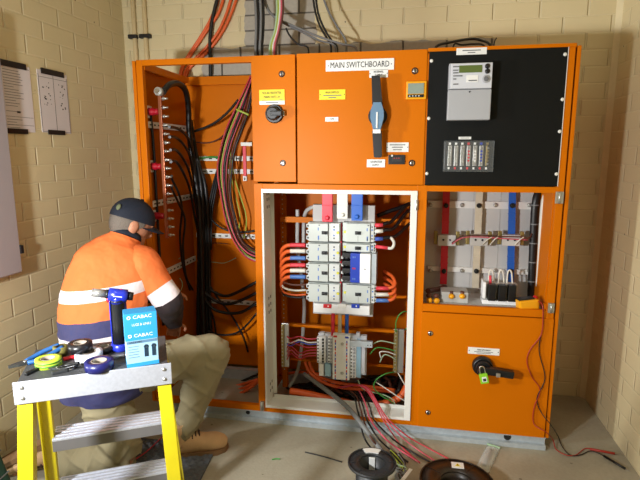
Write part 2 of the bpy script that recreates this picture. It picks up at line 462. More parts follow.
# small upper door
D1 = part(MB().box(-.802, -.5775, -.004, .012, 1.345, SZ1, 'orange', .002), 'door', label='narrow orange door with yellow label and black knob')
latch(282, 74, D1); latch(283, 163, D1)
plate(259.5, 90, 285, 104.5, D1, 'yellow_label', [(.5, .77, 'SOLAR INVERTER', .24, .72), (.5, .50, 'MAIN SWITCH', .24, .74), (.2, .31, '-', .04, .2), (.85, .31, '-', .04, .14), (.5, .13, '-', .06, .5)], band=.25)
p = pr_(275, 114); k = MB()
k.lathe([(.046, 0), (.046, .012), (.042, .018)], (p.x, -.004, p.z), (0, -1, 0), 'black_plastic')
k.lathe([(.034, .014), (.032, .045), (.026, .05)], (p.x, -.004, p.z), (0, -1, 0), 'black_plastic')
k.box(p.x-.01, p.x+.05, -.056, -.018, p.z-.013, p.z+.013, 'black_plastic', .006)
k.box(p.x+.044, p.x+.056, -.03, -.012, p.z-.012, p.z+.012, 'zinc', .003)
part(k, 'rotary_switch', D1)
# main door
D2 = part(MB().box(-.569, .054, -.004, .012, 1.337, SZ1+.002, 'orange', .002), 'door', label='wide orange door carrying the main switchboard sign and changeover handle')
latch(415, 71, D2); latch(412, 163, D2)
a = plate(326, 60.5, 394, 69.8, D2, 'white_label', [(.5, .5, 'MAIN SWITCHBOARD', .74, .74)], name='sign_plate', screws=True)
plate(369.5, 69.9, 388, 77.5, D2, 'white_label', [(.5, .70, 'NORMAL', .38, .8), (.5, .28, 'SUPPLY', .38, .8)], screws=True)
plate(319.5, 90, 345.5, 99.5, D2, 'yellow_label', [(.5, .70, 'MAIN SWITCH', .30, .72), (.5, .42, '-', .09, .7), (.5, .2, '-', .09, .3)], screws=True)
plate(325.5, 117.2, 338.5, 121.5, D2, 'white_label', [(.5, .5, 'OFF', .7, .9)])
plate(386.5, 142.5, 408.5, 152, D2, 'white_label', [(.5, .75, '-', .09, .7), (.5, .5, '-', .09, .5), (.5, .24, '-', .08, .4)], screws=True)
plate(367, 159.3, 385, 167.3, D2, 'white_label', [(.5, .68, 'GENERATOR', .36, .72), (.5, .27, 'SUPPLY', .36, .75)])
h = MB(); c = pr_(378, 116.5); t0 = pr_(376.5, 77.5); t1 = pr_(378.5, 157.5)
hz = -.06
h.prism([(t0.x-.019, hz, t0.z), (t0.x+.019, hz, t0.z), (c.x+.024, hz, c.z+.05), (c.x-.024, hz, c.z+.05)], (0, .03, 0), 'black_plastic')
h.prism([(c.x-.022, hz, c.z-.07), (c.x+.022, hz, c.z-.07), (t1.x+.019, hz, t1.z+.006), (t1.x+.013, hz, t1.z), (t1.x-.013, hz, t1.z), (t1.x-.019, hz, t1.z+.006)], (0, .03, 0), 'black_plastic')
h.prism([(c.x-.018, hz-.012, c.z+.060), (c.x+.018, hz-.012, c.z+.060), (c.x+.031, hz-.012, c.z+.02), (c.x+.031, hz-.012, c.z-.012), (c.x+.018, hz-.012, c.z-.062), (c.x-.018, hz-.012, c.z-.062), (c.x-.031, hz-.012, c.z-.012), (c.x-.031, hz-.012, c.z+.02)], (0, .05, 0), 'blue_grey')
h.cyl((c.x, -.004, c.z), (c.x, hz+.03, c.z), .045, 'black_plastic')
h.box(c.x-.018, c.x+.018, hz-.015, hz-.01, c.z-.082, c.z-.064, 'white_label')
h.box(c.x-.0035, c.x+.0035, hz-.016, hz-.012, c.z-.058, c.z+.015, 'white_label')
part(h, 'changeover_handle', D2, 'long black lever with blue hub')
# digital controller
a = pr_(406.5, 82); b = pr_(426, 99.5); m = MB()
m.box(a.x, b.x, -.022, -.004, b.z, a.z, 'meter_yellow', .004)
m.box(a.x+.008, b.x-.012, -.0275, -.025, b.z+.024, a.z-.010, 'lcd_grey', .001)
m.box(a.x+.008, b.x-.012, -.0275, -.025, b.z+.008, b.z+.021, 'black_plastic', .001)
for i in range(4): m.box(a.x+.014+i*.014, a.x+.020+i*.014, -.029, -.027, b.z+.012, b.z+.016, 'white_label')
part(m, 'controller_display', D2, 'yellow framed controller with grey display')
a = pr_(388.5, 154.8); b = pr_(404.8, 164.3); m = MB()
m.box(a.x, b.x, -.012, -.004, b.z, a.z, 'black_plastic', .001)
m.box(a.x+.018, b.x-.014, -.0135, -.011, b.z+.012, a.z-.010, 'dark_rubber', .001)
m.lathe([(.006, 0), (.004, .004)], (a.x+.018, -.012, a.z-.004), (0, -1, 0), 'white_label', 12)
for i in range(3): m.box(a.x+.026+i*.011, a.x+.032+i*.011, -.0145, -.013, b.z+.026, b.z+.032, 'led_red')
part(m, 'timer_module', D2, 'small black module with red lights')
# black meter panel
D3 = part(MB().box(.063, .665, -.002, .012, 1.337, 1.953, 'black_panel', .001), 'meter_panel', label='black panel carrying the electricity meter')
part(MB().box(.056, .700, -.004, .02, 1.9535, SZ1+.006, 'orange', .001).box(.0555, .0625, -.003, .02, 1.337, 1.9455, 'orange_dark').box(.6655, .668, -.003, .012, 1.337, 1.953, 'pan_strip'), 'panel_rim')
for q in ((431.5, 61), (428.8, 118.5), (426.8, 173.5), (565, 54.5), (562.3, 99.5), (559.5, 131.5), (556.3, 174)):
    p = pr_(*q); part(MB().lathe([(.008, 0), (.008, .003), (.004, .006)], (p.x, -.002, p.z), (0, -1, 0), 'white_enamel', 14), 'screw', D3)
plate(456.5, 48.4, 486.5, 54.3, D3, 'white_label', [(.5, .62, '-', .14, .6), (.5, .3, '-', .12, .25)], ycov=-.002)
plate(458.5, 136.8, 471, 139.3, D3, 'white_label', [(.5, .5, '-', .2, .7)], ycov=-.002)
# lower right door
D4 = part(MB().box(.0685, .699, -.006, .012, SZ0+.002, .696, 'orange', .002), 'door', label='large orange lower door with black handle')
latch(430.5, 333, D4); latch(428, 412, D4)
plate(468, 346.3, 499, 355, D4, 'white_label', [(.5, .68, 'NORMAL SUPPLY ISOLATOR', .25, .58), (.5, .40, '-', .08, .6), (.5, .2, '-', .08, .45)], ycov=-.006, screws=True)
p = pr_(482, 364.5); m = MB()
m.lathe([(.05, 0), (.05, .02), (.043, .03)], (p.x, -.006, p.z), (0, -1, 0), 'black_plastic')
m.lathe([(.038, .028), (.036, .055)], (p.x, -.006, p.z), (0, -1, 0), 'black_plastic')
e = pr_(511, 369)
m.bar((p.x-.03, -.065, p.z+.004), (e.x, -.065, e.z), .036, .04, 'black_plastic', V((0, 0, 1)), .007)
m.box(p.x+.055, p.x+.075, -.095, -.06, p.z-.022, p.z-.002, 'zinc', .004)
part(m, 'isolator_handle', D4, 'black rotary isolator handle')
# hinges
for (x0, y0, x1, y1) in ((555.5, 191.5, 562.5, 203.5), (548, 302.5, 553.5, 312.5), (260.5, 400.5, 264.5, 410), (415.5, 200, 418, 210)):
    a = pr_(x0, y0); b = pr_(x1, y1); part(MB().box(a.x, b.x, -.012, 0, b.z, a.z, 'zinc', .002).cyl(((a.x+b.x)/2, -.012, b.z), ((a.x+b.x)/2, -.012, a.z), .005, 'zinc', seg=10), 'hinge')
# white inner frame of the middle compartment
m = MB()
m.box(-.760, -.750, -.010, .004, .098, 1.308, 'white_enamel', .001).box(-.754, -.749, .004, .128, .10, 1.30, 'white_enamel').box(-.749, -.730, .122, .128, .12, 1.29, 'white_enamel', .001)
m.box(-.002, .030, -.010, .004, .098, 1.308, 'white_enamel', .0015).box(.024, .030, .004, .11, .10, 1.30, 'white_enamel')
m.box(-.750, -.002, -.010, .004, 1.288, 1.308, 'white_enamel', .0015).box(-.750, .024, .004, .06, 1.298, 1.304, 'white_enamel')
m.box(-.750, -.002, -.010, .004, .098, .112, 'white_enamel', .0015).box(-.750, .024, .004, .105, .098, .106, 'white_enamel').box(-.740, .024, .100, .105, .106, .124, 'white_enamel')
for zz in (.16, .20, .62, .66, .70, 1.20, 1.24, 1.27):
    for yy in (.05, .085): m.box(-.7492, -.7482, yy, yy+.012, zz, zz+.016, 'terminal_dark')
part(m, 'inner_frame', label='white steel inner door frame')
# interior mounting rails
RY = .25
def rail(px0, py0, px1, py1, Y, mt='orange', name='mounting_rail', holes=0):
    a = w(px0, py0, Y); b = w(px1, py1, Y); m = MB(); m.box(a.x, b.x, Y, Y+.025, b.z, a.z, mt, .002)
    return part(m, name)
rail(280, 216.5, 410, 225.5, RY); rail(279, 289.5, 409, 299, RY+.02); rail(289, 324, 409, 334, RY-.02); rail(289, 359.5, 408, 368.5, RY-.02)
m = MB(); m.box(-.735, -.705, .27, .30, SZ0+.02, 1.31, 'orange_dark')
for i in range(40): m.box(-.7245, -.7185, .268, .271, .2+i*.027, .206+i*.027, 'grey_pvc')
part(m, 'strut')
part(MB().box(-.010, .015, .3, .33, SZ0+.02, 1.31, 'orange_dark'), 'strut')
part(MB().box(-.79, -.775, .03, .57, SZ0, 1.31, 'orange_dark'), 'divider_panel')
# slotted white rails in the left bay
def slotted(p0, p1, hgt, nrm, name='slotted_rail'):
    p0, p1 = V(p0), V(p1); d = (p1-p0); L = d.length; u = d/L; m = MB(); nv = V(nrm)
    up = V((0, 0, 1))
    M = Matrix((u, nv, up)).transposed().to_4x4(); M.translation = p0
    m.box(0, L, -.0, .012, -hgt/2, hgt/2, 'white_enamel', .001, M)
    k = int(L/.045)
    for i in range(k): m.box(.02+i*.045, .04+i*.045, .0115, .013, -.004, .004, 'terminal_dark', 0, M)
    return part(m, name)
IX = -1.409
slotted((IX, .04, 1.640), (IX, .57, 1.640), .034, (1, 0, 0)); slotted((IX, .04, 1.212), (IX, .57, 1.212), .034, (1, 0, 0)); slotted((IX, .05, .80), (IX, .57, .80), .034, (1, 0, 0))
for py in (158.5, 171.5, 236, 302):
    z = w(225, py, .56).z; slotted((-1.385, .573, z), (-.83, .573, z), .03, (0, -1, 0))
part(MB().box(IX, -1.385, .02, .57, 1.918, 1.952, 'orange'), 'top_flange')
part(MB().box(IX, -.80, .55, .575, 1.905, 1.955, 'orange'), 'top_flange')

# ------------------------------------------------------------------ meter, terminal block, padlock, controller
a = pr_(448.5, 65.5); b = pr_(488, 120.5); cx = (a.x+b.x)/2
mt = thing('electricity_meter', 'pale grey electricity meter with green display on the black panel', 'meter', (cx, -.002, b.z))
zs = pr_(468, 90.5).z
MB().box(a.x, b.x, -.058, -.002, zs, a.z, 'meter_grey', .004).box(a.x+.008, b.x-.002, -.066, -.056, zs+.002, a.z-.003, 'meter_face', .002).build('body', mt)
MB().box(a.x, b.x, -.060, -.002, b.z, zs-.002, 'meter_grey', .004).lathe([(.004, 0), (.003, .003)], (cx, -.06, zs-.012), (0, -1, 0), 'ink', 10).build('terminal_cover', mt)
q0 = pr_(458, 68); q1 = pr_(480, 74.5); MB().box(q0.x, q1.x, -.069, -.065, q1.z, q0.z, 'lcd', .001).build('display', mt)
for q in ((486, 68.5), (486, 73.5)):
    p = pr_(*q); MB().lathe([(.011, 0), (.011, .006), (.006, .008)], (p.x-.003, -.065, p.z), (0, -1, 0), 'black_plastic', 16).build('button', mt)
p = pr_(484, 81); MB().lathe([(.017, 0), (.017, .005), (.01, .006)], (p.x, -.065, p.z), (0, -1, 0), 'meter_grey').lathe([(.011, .006), (.008, .008)], (p.x, -.065, p.z), (0, -1, 0), 'ink_grey').build('optical_port', mt)
m = MB(); q0 = pr_(465, 77.5); q1 = pr_(476, 84); m.box(q0.x, q1.x, -.0675, -.0655, q1.z, q0.z, 'white_label')
for i, (x, y, l) in enumerate(((452, 69, 6), (452, 72.5, 5), (452, 75, 5), (452, 78, 9), (452, 81, 3), (452, 86, 5), (467, 82.5, 8))):
    p = pr_(x, y); m.box(p.x, p.x+l*.0045, -.0685, -.0655, p.z-.003, p.z+.002, 'ink_grey')
m.build('face_label', mt)

a = pr_(443.5, 141); b = pr_(491.5, 171.5)
tb = thing('terminal_block', 'clear covered test terminal block with coloured links low on the black panel', 'terminal block', ((a.x+b.x)/2, -.002, b.z))
MB().box(a.x+.006, b.x-.006, -.012, -.002, b.z+.008, a.z-.006, 'black_plastic', .002).build('base', tb)
cols = ['zinc', 'zinc', 'zinc', 'tag_red', 'white_label', 'cover_blue', 'brass']
for i, cc in enumerate(cols):
    x = a.x+.022+i*(b.x-a.x-.05)/6.2
    m = MB()
    for dx in (0, .010):
        m.box(x+dx, x+dx+.0075, -.024, -.012, b.z+.026, a.z-.022, 'zinc' if cc not in ('brass',) else 'brass', .001)
        if cc == 'brass': break
    for kz in range(6):
        zz = b.z+.036+kz*(a.z-b.z-.07)/5
        m.lathe([(.0055, 0), (.004, .003)], (x+.009, -.024, zz), (0, -1, 0), cc if 1 <= kz <= 4 else 'steel', 10)
    m.box(x+.002, x+.012, -.018, -.012, a.z-.018, a.z-.008, cc if i > 2 else 'white_label'); m.box(x+.002, x+.010, -.018, -.012, b.z+.010, b.z+.02, ('tag_red' if i % 2 else 'white_label'))
    m.build('terminal_strip', tb)
m = MB(); m.box(a.x, b.x, -.045, -.042, b.z, a.z, 'clear')
m.box(a.x, a.x+.004, -.045, -.002, b.z, a.z, 'clear').box(b.x-.004, b.x, -.045, -.002, b.z, a.z, 'clear').box(a.x+.004, b.x-.004, -.045, -.002, a.z-.003, a.z, 'clear').box(a.x+.004, b.x-.004, -.045, -.002, b.z, b.z+.003, 'clear')
m.build('cover', tb, 'transparent plastic cover')

p = pr_(484, 378.5, -.09)
pk = thing('padlock', 'small lime green safety padlock hanging from the black isolator handle', 'padlock', (p.x, -.09, p.z-.03))
Mp = Matrix.Translation((p.x, -.085, p.z)) @ Matrix.Rotation(math.radians(-14), 4, 'Y')
MB().box(-.020, .020, -.010, .010, -.026, .024, 'padlock_green', .004, Mp).box(-.010, .012, -.0115, -.009, -.016, .010, 'white_label', .001, Mp).box(-.006, .008, -.0125, -.011, -.012, .002, 'ink', .001, Mp).build('lock_body', pk)
sh = MB(); sh.tube([Mp @ V(q) for q in ((-.012, 0, .02), (-.012, 0, .045), (-.006, 0, .058), (.004, 0, .060), (.011, 0, .050), (.012, 0, .02))], .003, 'chrome'); sh.build('shackle', pk)

# ------------------------------------------------------------------ middle compartment
BYF = .10     # breaker front plane
a = w(311, 204.5, .17); b = w(376.5, 222, .17); c = w(307, 303, .17)
part(MB().box(w(313, 300, .17).x, b.x-.01, .17, .22, w(340, 315, .17).z, a.z, 'backplate', .002), 'breaker_tray', label='grey steel tray behind the breakers')
def busbar(px0, px1, py1, mt, label):
    a = w(px0, 193, .11); b = w(px1, py1, .11); m = MB()
    m.box(a.x, b.x, .11, .122, b.z, 1.312, mt, .003)
    m.box(a.x-.0015, b.x+.0015, .107, .124, w(px0, 205, .11).z-.003, w(px0, 205, .11).z, mt, .001)
    t = thing('busbar', label, 'busbar', ((a.x+b.x)/2, .116, b.z)); m.build('bar', t)
    MB().lathe([(.012, 0), (.012, .006), (.006, .010)], ((a.x+b.x)/2, .11, b.z+.022), (0, -1, 0), mt, 12).build('bolt', t)
busbar(322, 332.5, 222, 'red_bus', 'red sleeved busbar dropping into the top of the breakers')
busbar(337, 347.5, 219, 'white_bus', 'white sleeved busbar between the red and blue ones above the breakers')
busbar(351.5, 362.5, 221, 'blue_bus', 'blue sleeved busbar dropping into the top of the breakers')
def breaker(px0, py0, px1, py1, label, right=False, half=False):
    a = w(px0, py0, BYF); b = w(px1, py1, BYF); W_ = b.x-a.x; H = a.z-b.z
    t = thing('circuit_breaker', label, 'circuit breaker', ((a.x+b.x)/2, .13, b.z), None)
    m = MB(); m.box(a.x, b.x, BYF+.012, .168, b.z+.001, a.z-.001, 'breaker', .002)
    x0, x1 = (a.x+W_*.05, a.x+W_*.64) if not right else (a.x+W_*.12, b.x-W_*.14)
    m.box(x0, x1, BYF-.012, BYF+.014, b.z+.003, a.z-.003, 'breaker', .002)
    x2, x3 = (x1+.002, b.x-W_*.02) if not right else (x1+.001, b.x-.004)
    m.box(x2, x3, BYF, BYF+.014, b.z+.003, a.z-.003, 'breaker_light', .002)
    mk = x0+W_*.28 if not right else x1-W_*.10
    m.box(mk, mk+.007, BYF-.0128, BYF-.011, b.z+.012, b.z+.034, 'breaker_mark'); m.box(mk, mk+.005, BYF-.0128, BYF-.011, b.z+.062, b.z+.078, 'breaker_mark')
    for zq in (.2, .35, .65, .8):
        xq = (x2+x3)/2; m.box(xq-.004, xq+.004, BYF-.001, BYF+.001, b.z+H*zq-.004, b.z+H*zq+.004, 'ink_grey' if zq in (.2, .8) else 'breaker_mark')
    m.box(x0+(x1-x0)*.5, x0+(x1-x0)*.5+.0015, BYF-.0126, BYF-.011, b.z+.006, b.z+H*.34, 'ink_grey'); m.box(x2-.0015, x2+.0015, BYF-.0005, BYF+.012, b.z+.003, a.z-.003, 'ink_grey')
    m.box(mk+.004, mk+.012, BYF-.0128, BYF-.011, a.z-.014, a.z-.008, 'ink_grey')
    m.build('body', t)
    zc = (a.z+b.z)/2
    tx = x0+W_*.40 if not right else x0+W_*.28
    MB().box(tx, tx+.032, BYF-.016, BYF-.011, zc-.009, zc+.009, 'ink', .001).box(tx+.006, tx+.020, BYF-.028, BYF-.012, zc-.006, zc+.006, 'black_plastic', .002).build('toggle', t)
    for i in range(3):
        zz = b.z+H*(.18+.32*i)
        xs = a.x-.004 if not right else b.x-.010
        mm = MB(); mm.box(xs-.004, xs+.016, BYF+.006, BYF+.02, zz-.010, zz+.010, 'breaker_light', .002)
        mm.lathe([(.006, 0), (.005, .005)], (xs+.006, BYF+.006, zz), (0, -1, 0), 'terminal_dark', 10)
        mm.build('terminal', t)
    yx = (b.x-.012) if not right else a.x+.012
    mm = MB(); mm.lathe([(.008, 0), (.006, .004)], (yx, BYF-.001 if not right else BYF+.012, zc), (0, -1, 0), 'dot_yellow', 14)
    mm.build('test_button', t)
    return t
rows = [(222.5, 242.3), (242.5, 262.3), (262.6, 282.4), (282.8, 303)]
nm = ['topmost grey breaker of the left column with black toggle', 'second grey breaker from top of the left column, under the topmost one', 'third grey breaker from top of the left column with wires to its left', 'lowest grey breaker of the left column above the white cover']
for (y0, y1), l in zip(rows, nm): breaker(307.5, y0, 340, y1, l)
breaker(342.5, 222.5, 374.5, 242.8, 'topmost grey breaker of the right column with red, white and blue tips', True)
breaker(342.5, 243, 374.5, 252.5, 'shallow grey breaker in the right column directly above the blue and white unit', True)
breaker(342.5, 283.5, 375, 304, 'lowest grey breaker of the right column with orange cables leaving right', True)
# blue and white unit
a = w(341.5, 252, BYF); b = w(377, 283, BYF)
t = thing('switch_unit', 'blue and white switch unit in the middle of the right breaker column', 'switch', ((a.x+b.x)/2, .13, b.z))
xb0 = w(351, 260, BYF).x; xb1 = w(360.5, 260, BYF).x; xw = w(371, 260, BYF).x
MB().box(xb0, xb1, BYF-.03, .165, b.z+.004, a.z, 'cover_blue', .002).build('blue_cover', t)
MB().box(xb1+.0005, xw, BYF-.035, .165, b.z+.004, a.z, 'cover_white', .002).lathe([(.003, 0), (.003, .002)], ((xb1+xw)/2, BYF-.035, (a.z+b.z)/2), (0, -1, 0), 'ink', 8).build('white_cover', t)
MB().box(xw+.0005, b.x-.004, BYF-.02, .165, b.z, a.z, 'galv', .002).build('bracket', t)
m = MB()
for i, cc in enumerate(('terminal_dark', 'terminal_dark', 'terminal_dark', 'terminal_dark')):
    zz = a.z-.016-i*(a.z-b.z-.02)/3.4
    m.box(a.x+.006, xb0-.001, BYF-.012, .16, zz-.012, zz+.012, cc, .003); m.box(a.x, a.x+.01, BYF-.004, .15, zz-.02, zz-.006, 'breaker_light', .001)
m.build('terminal_row', t)
m = MB()
for zz in ((a.z-.02), (a.z+b.z)/2, b.z+.024): m.box(xb0+.012, xb0+.018, BYF-.032, BYF-.029, zz-.004, zz+.005, 'tag_red' if abs(zz-(a.z+b.z)/2) < .01 else 'breaker_mark'); m.box(xb0+.022, xb0+.027, BYF-.032, BYF-.029, zz-.004, zz+.005, 'tag_red' if abs(zz-(a.z+b.z)/2) < .01 else 'breaker_mark')
m.build('marking', t)
# red and blue centre bus strip
m = MB(); xx = w(341.2, 230, .14).x; m.box(xx-.004, xx+.004, .13, .165, w(341, 303, .14).z, w(341, 223, .14).z, 'red_bus', .001); part(m, 'bus_strip')
# white cover under the breakers
a = w(313.5, 303.5, BYF-.01); b = w(369.5, 315.5, BYF-.01)
t = thing('tray_cover', 'white cover strip with red, white and blue tags beneath the breakers', 'cover', ((a.x+b.x)/2, BYF, b.z))
MB().box(a.x, b.x, BYF-.01, .16, b.z, a.z, 'cover_white', .003).build('cover', t)
for px, cc in ((327.5, 'tag_red'), (342, 'white_label'), (355.5, 'cover_blue')):
    p = w(px, 306, BYF-.01); MB().box(p.x-.022, p.x+.022, BYF-.018, BYF-.009, p.z-.010, p.z+.012, cc, .002).box(p.x+.002, p.x+.008, BYF-.02, BYF-.017, p.z-.002, p.z+.006, 'white_label').build('tag', t)
# supply tails to the lower chassis
for px, cc, nmx in ((333.2, 'red_bus', 'red'), (340, 'cream_bus', 'white'), (347, 'blue_bus', 'blue')):
    m = MB(); a = w(px, 313, .12); b = w(px-.3, 336, .12); m.tube([a, b], .0105, cc, seg=12)
    tag(m.build('supply_tail'), 'short %s supply tail between the white cover and the lower chassis' % nmx, 'cable')
# lower distribution chassis
YF = .09
a = w(317.5, 333, YF); b = w(365.5, 381, YF)
t = thing('distribution_chassis', 'white distribution chassis with small breakers low in the middle compartment', 'distribution chassis', ((a.x+b.x)/2, .15, b.z))
MB().box(a.x, b.x, YF+.03, YF+.06, b.z+.02, a.z-.012, 'meter_face', .002).box(w(320, 1, YF).x, w(324, 1, YF).x, YF+.02, YF+.045, a.z-.02, a.z-.004, 'meter_face').box(w(360, 1, YF).x, w(364, 1, YF).x, YF+.02, YF+.045, a.z-.02, a.z+.006, 'meter_face').build('base', t)
x0 = w(333, 340, YF).x; x1 = w(350, 340, YF).x
m = MB(); m.box(x0, x1, YF-.01, YF+.03, b.z, a.z, 'cover_white', .002)
for i in range(7):
    zz = a.z-.03-i*.034
    for xx, cs in ((x0+.012, ('tag_red', 'cover_blue')), (x1-.019, ('cover_blue', 'tag_red'))):
        m.box(xx, xx+.006, YF-.0115, YF-.009, zz-.012, zz, cs[i % 2]); m.box(xx, xx+.006, YF-.0115, YF-.009, zz-.026, zz-.014, cs[(i+1) % 2])
m.box(x0+.004, x0+.024, YF-.0115, YF-.009, a.z-.014, a.z-.004, 'tag_red'); m.box(x1-.026, x1-.006, YF-.0115, YF-.009, a.z-.016, a.z-.006, 'cover_blue')
for zz in (a.z-.05, b.z+.04): m.lathe([(.009, 0), (.006, .006)], ((x0+x1)/2+.006, YF-.01, zz), (0, -1, 0), 'zinc', 14)
m.build('centre_cover', t)
def pole_col(px0, px1, py0, py1, n, dark):
    A = w(px0, py0, YF); B = w(px1, py1, YF); h = (A.z-B.z)/n
    for i in range(n):
        z1 = A.z-i*h; m = MB(); m.box(A.x, B.x, YF-.002, YF+.03, z1-h+.0006, z1, 'cover_white', .001)
        xm = A.x+(B.x-A.x)*(.62 if dark else .5)
        m.box(xm, xm+.010, YF-.012, YF-.001, z1-h*.8, z1-h*.25, 'ink' if dark else 'meter_grey', .001)
        m.box(A.x+.002, A.x+.010, YF-.003, YF, z1-h*.7, z1-h*.35, 'terminal_dark')
        m.build('breaker_pole', t)
pole_col(317, 325.5, 337, 363, 8, True); pole_col(328, 332.5, 337, 363, 8, False); pole_col(350.5, 356, 340, 378, 11, False)
MB().box(w(356.3, 345, YF).x, w(361, 345, YF).x, YF+.004, YF+.03, w(358, 378, YF).z, w(358, 341, YF).z, 'box_pale', .002).build('blank_cover', t)
for px in (363,): MB().box(w(361.5, 345, YF).x, w(365, 345, YF).x, YF+.004, YF+.03, w(358, 374, YF).z, w(358, 341, YF).z, 'meter_face', .001).build('neutral_cover', t)
a = w(350, 340.2, YF-.02); b = w(372.5, 348, YF-.02)
m = MB(); m.box(a.x, b.x, YF-.03, YF-.006, b.z+.004, a.z, 'galv', .002)
for q in (.80, .92): m.lathe([(.003, 0), (.003, .002)], (a.x+(b.x-a.x)*q, YF-.03, (a.z+b.z)/2), (0, -1, 0), 'ink', 8)
m.build('bracket', t)
for px0, px1 in ((319, 324), (325.5, 332)): MB().box(w(px0, 1, YF).x, w(px1, 1, YF).x, YF+.004, YF+.03, w(320, 376, YF).z, w(320, 364, YF).z, 'box_pale' if px0 > 320 else 'cover_white', .001).build('blank_cover', t)

# link bars
def link_bar(px0, px1, py0, py1, Y, brass_left, label):
    a = w(px0, py0, Y); b = w(px1, py1, Y); xm = a.x+(b.x-a.x)*.38
    t = thing('link_bar', label, 'link bar', ((a.x+b.x)/2, Y+.02, b.z))
    MB().box(a.x, b.x, Y+.012, Y+.03, b.z, a.z, 'zinc', .002).build('backing', t)
    m = MB(); xa, xb = (a.x, xm)
    m.box(xa+.001, xb, Y-.006, Y+.012, b.z+.004, a.z-.004, 'brass', .002)
    for i in range(12): m.lathe([(.0045, 0), (.004, .003)], ((xa+xb)/2, Y-.006, b.z+.014+i*(a.z-b.z-.028)/11), (0, -1, 0), 'zinc', 8)
    m.build('bar', t)
link_bar(281, 288.5, 324, 368, .16, True, 'brass link bar on grey backing left of the lower chassis')
link_bar(394, 403, 330, 374, .16, True, 'brass earth bar with green wires right of the lower chassis')

# wires of the left breaker column: sleeves over orange cable
for i, (py, cc, nmx) in enumerate(((245, 'sleeve_red', 'red'), (251, 'sleeve_white', 'white'), (258, 'sleeve_blue', 'blue'), (265, 'sleeve_red', 'red'), (270.5, 'sleeve_white', 'white'), (276.8, 'sleeve_blue', 'blue'))):
    pos_ = ('second', 'third')[i//3]
    o = cable('cable', 'orange cable with %s sleeve entering the %s breaker of the left column' % (nmx, pos_), [(291, py, .115), (286, py+1, .12), (282, py+5, .14), (281.5, py+10, .18), (283.5, py+13, .24)], .0105, 'cab_orange', seg=10)
    m = MB(); m.tube([w(305.5, py+.2, .115), w(298, py, .112), (w(290.5, py, .115))], .0115, cc, seg=10); m.build('sleeve', o, '%s coloured sleeve' % nmx)
for py, cc, nmx in ((284.5, 'cab_brown', 'dark red'), (290, 'sleeve_white', 'cream'), (294.5, 'cab_orange', 'orange'), (297, 'terminal_dark', 'black')):
    cable('cable', '%s thin wire bending left from the lowest breaker of the left column' % nmx, [(306, py, .11), (296, py+.5, .105), (287, py-1, .11), (282.5, py-4, .14), (283, py-9, .2)], .0055, cc)
# right side cables
for py, cc, nmx, e in ((225.3, 'sleeve_red', 'red', (392, 221, 405, 207)), (231.3, 'sleeve_white', 'white', (394, 228, 406, 213)), (239, 'cab_blue', 'blue', (396, 236, 408, 225))):
    o = cable('cable', 'black cable with %s tip leaving the topmost breaker of the right column' % nmx, [(380, py, .11), (386, (py+e[1])/2, .13), (e[0], e[1], .17), (e[2], e[3], .24), (414, e[3]-5, .30)], .0095, 'black_rubber')
    m = MB(); m.tube([w(375, py, .11), w(383, py-.3, .112)], .0105, cc, seg=10); m.build('sleeve', o, '%s coloured tip' % nmx)
o = cable('cable', 'grey looped cable with red tip beside the right breaker column', [(387, 248, .10), (392, 248, .10), (394, 243, .11), (391, 238, .14), (386, 238, .18)], .008, 'cab_white')
m = MB(); m.tube([w(375.5, 246.5, .11), w(388, 248, .10)], .0095, 'sleeve_red'); m.build('sleeve', o, 'red tip')
for py, cc, nmx in ((288.3, 'sleeve_red', 'red'), (294.5, 'sleeve_white', 'white'), (300.5, 'sleeve_blue', 'blue')):
    o = cable('cable', 'orange cable with %s sleeve leaving the lowest breaker of the right column' % nmx, [(386, py, .11), (392, py-1, .11), (395, py-5, .13), (392, py-12, .17), (384, py-17, .23)], .009, 'cab_orange')
    m = MB(); m.tube([w(376, py, .11), w(389, py, .11)], .0105, cc, seg=10); m.build('sleeve', o, '%s coloured sleeve' % nmx)
cable('cable', 'thick black cable crossing to the right behind the right breaker column, upper', [(377, 216, .29), (390, 211, .31), (402, 207, .33), (412, 203, .35)], .012, 'black_rubber')
cable('cable', 'white rod-like cable standing left of the breakers, tapered top', [(297.5, 209.5, .30), (297.5, 222, .30), (297.8, 250, .33), (304, 298, .34), (303.5, 325, .34), (301, 350, .33), (297, 372, .32), (289, 387, .30)], .011, 'grey_pvc', seg=12)
cable('cable', 'pale grey cable arching over the upper rail left of the busbars', [(321, 207, .23), (312, 207.5, .23), (306, 212, .26), (304, 222, .31), (303.5, 245, .32)], .011, 'grey_pvc', seg=12)
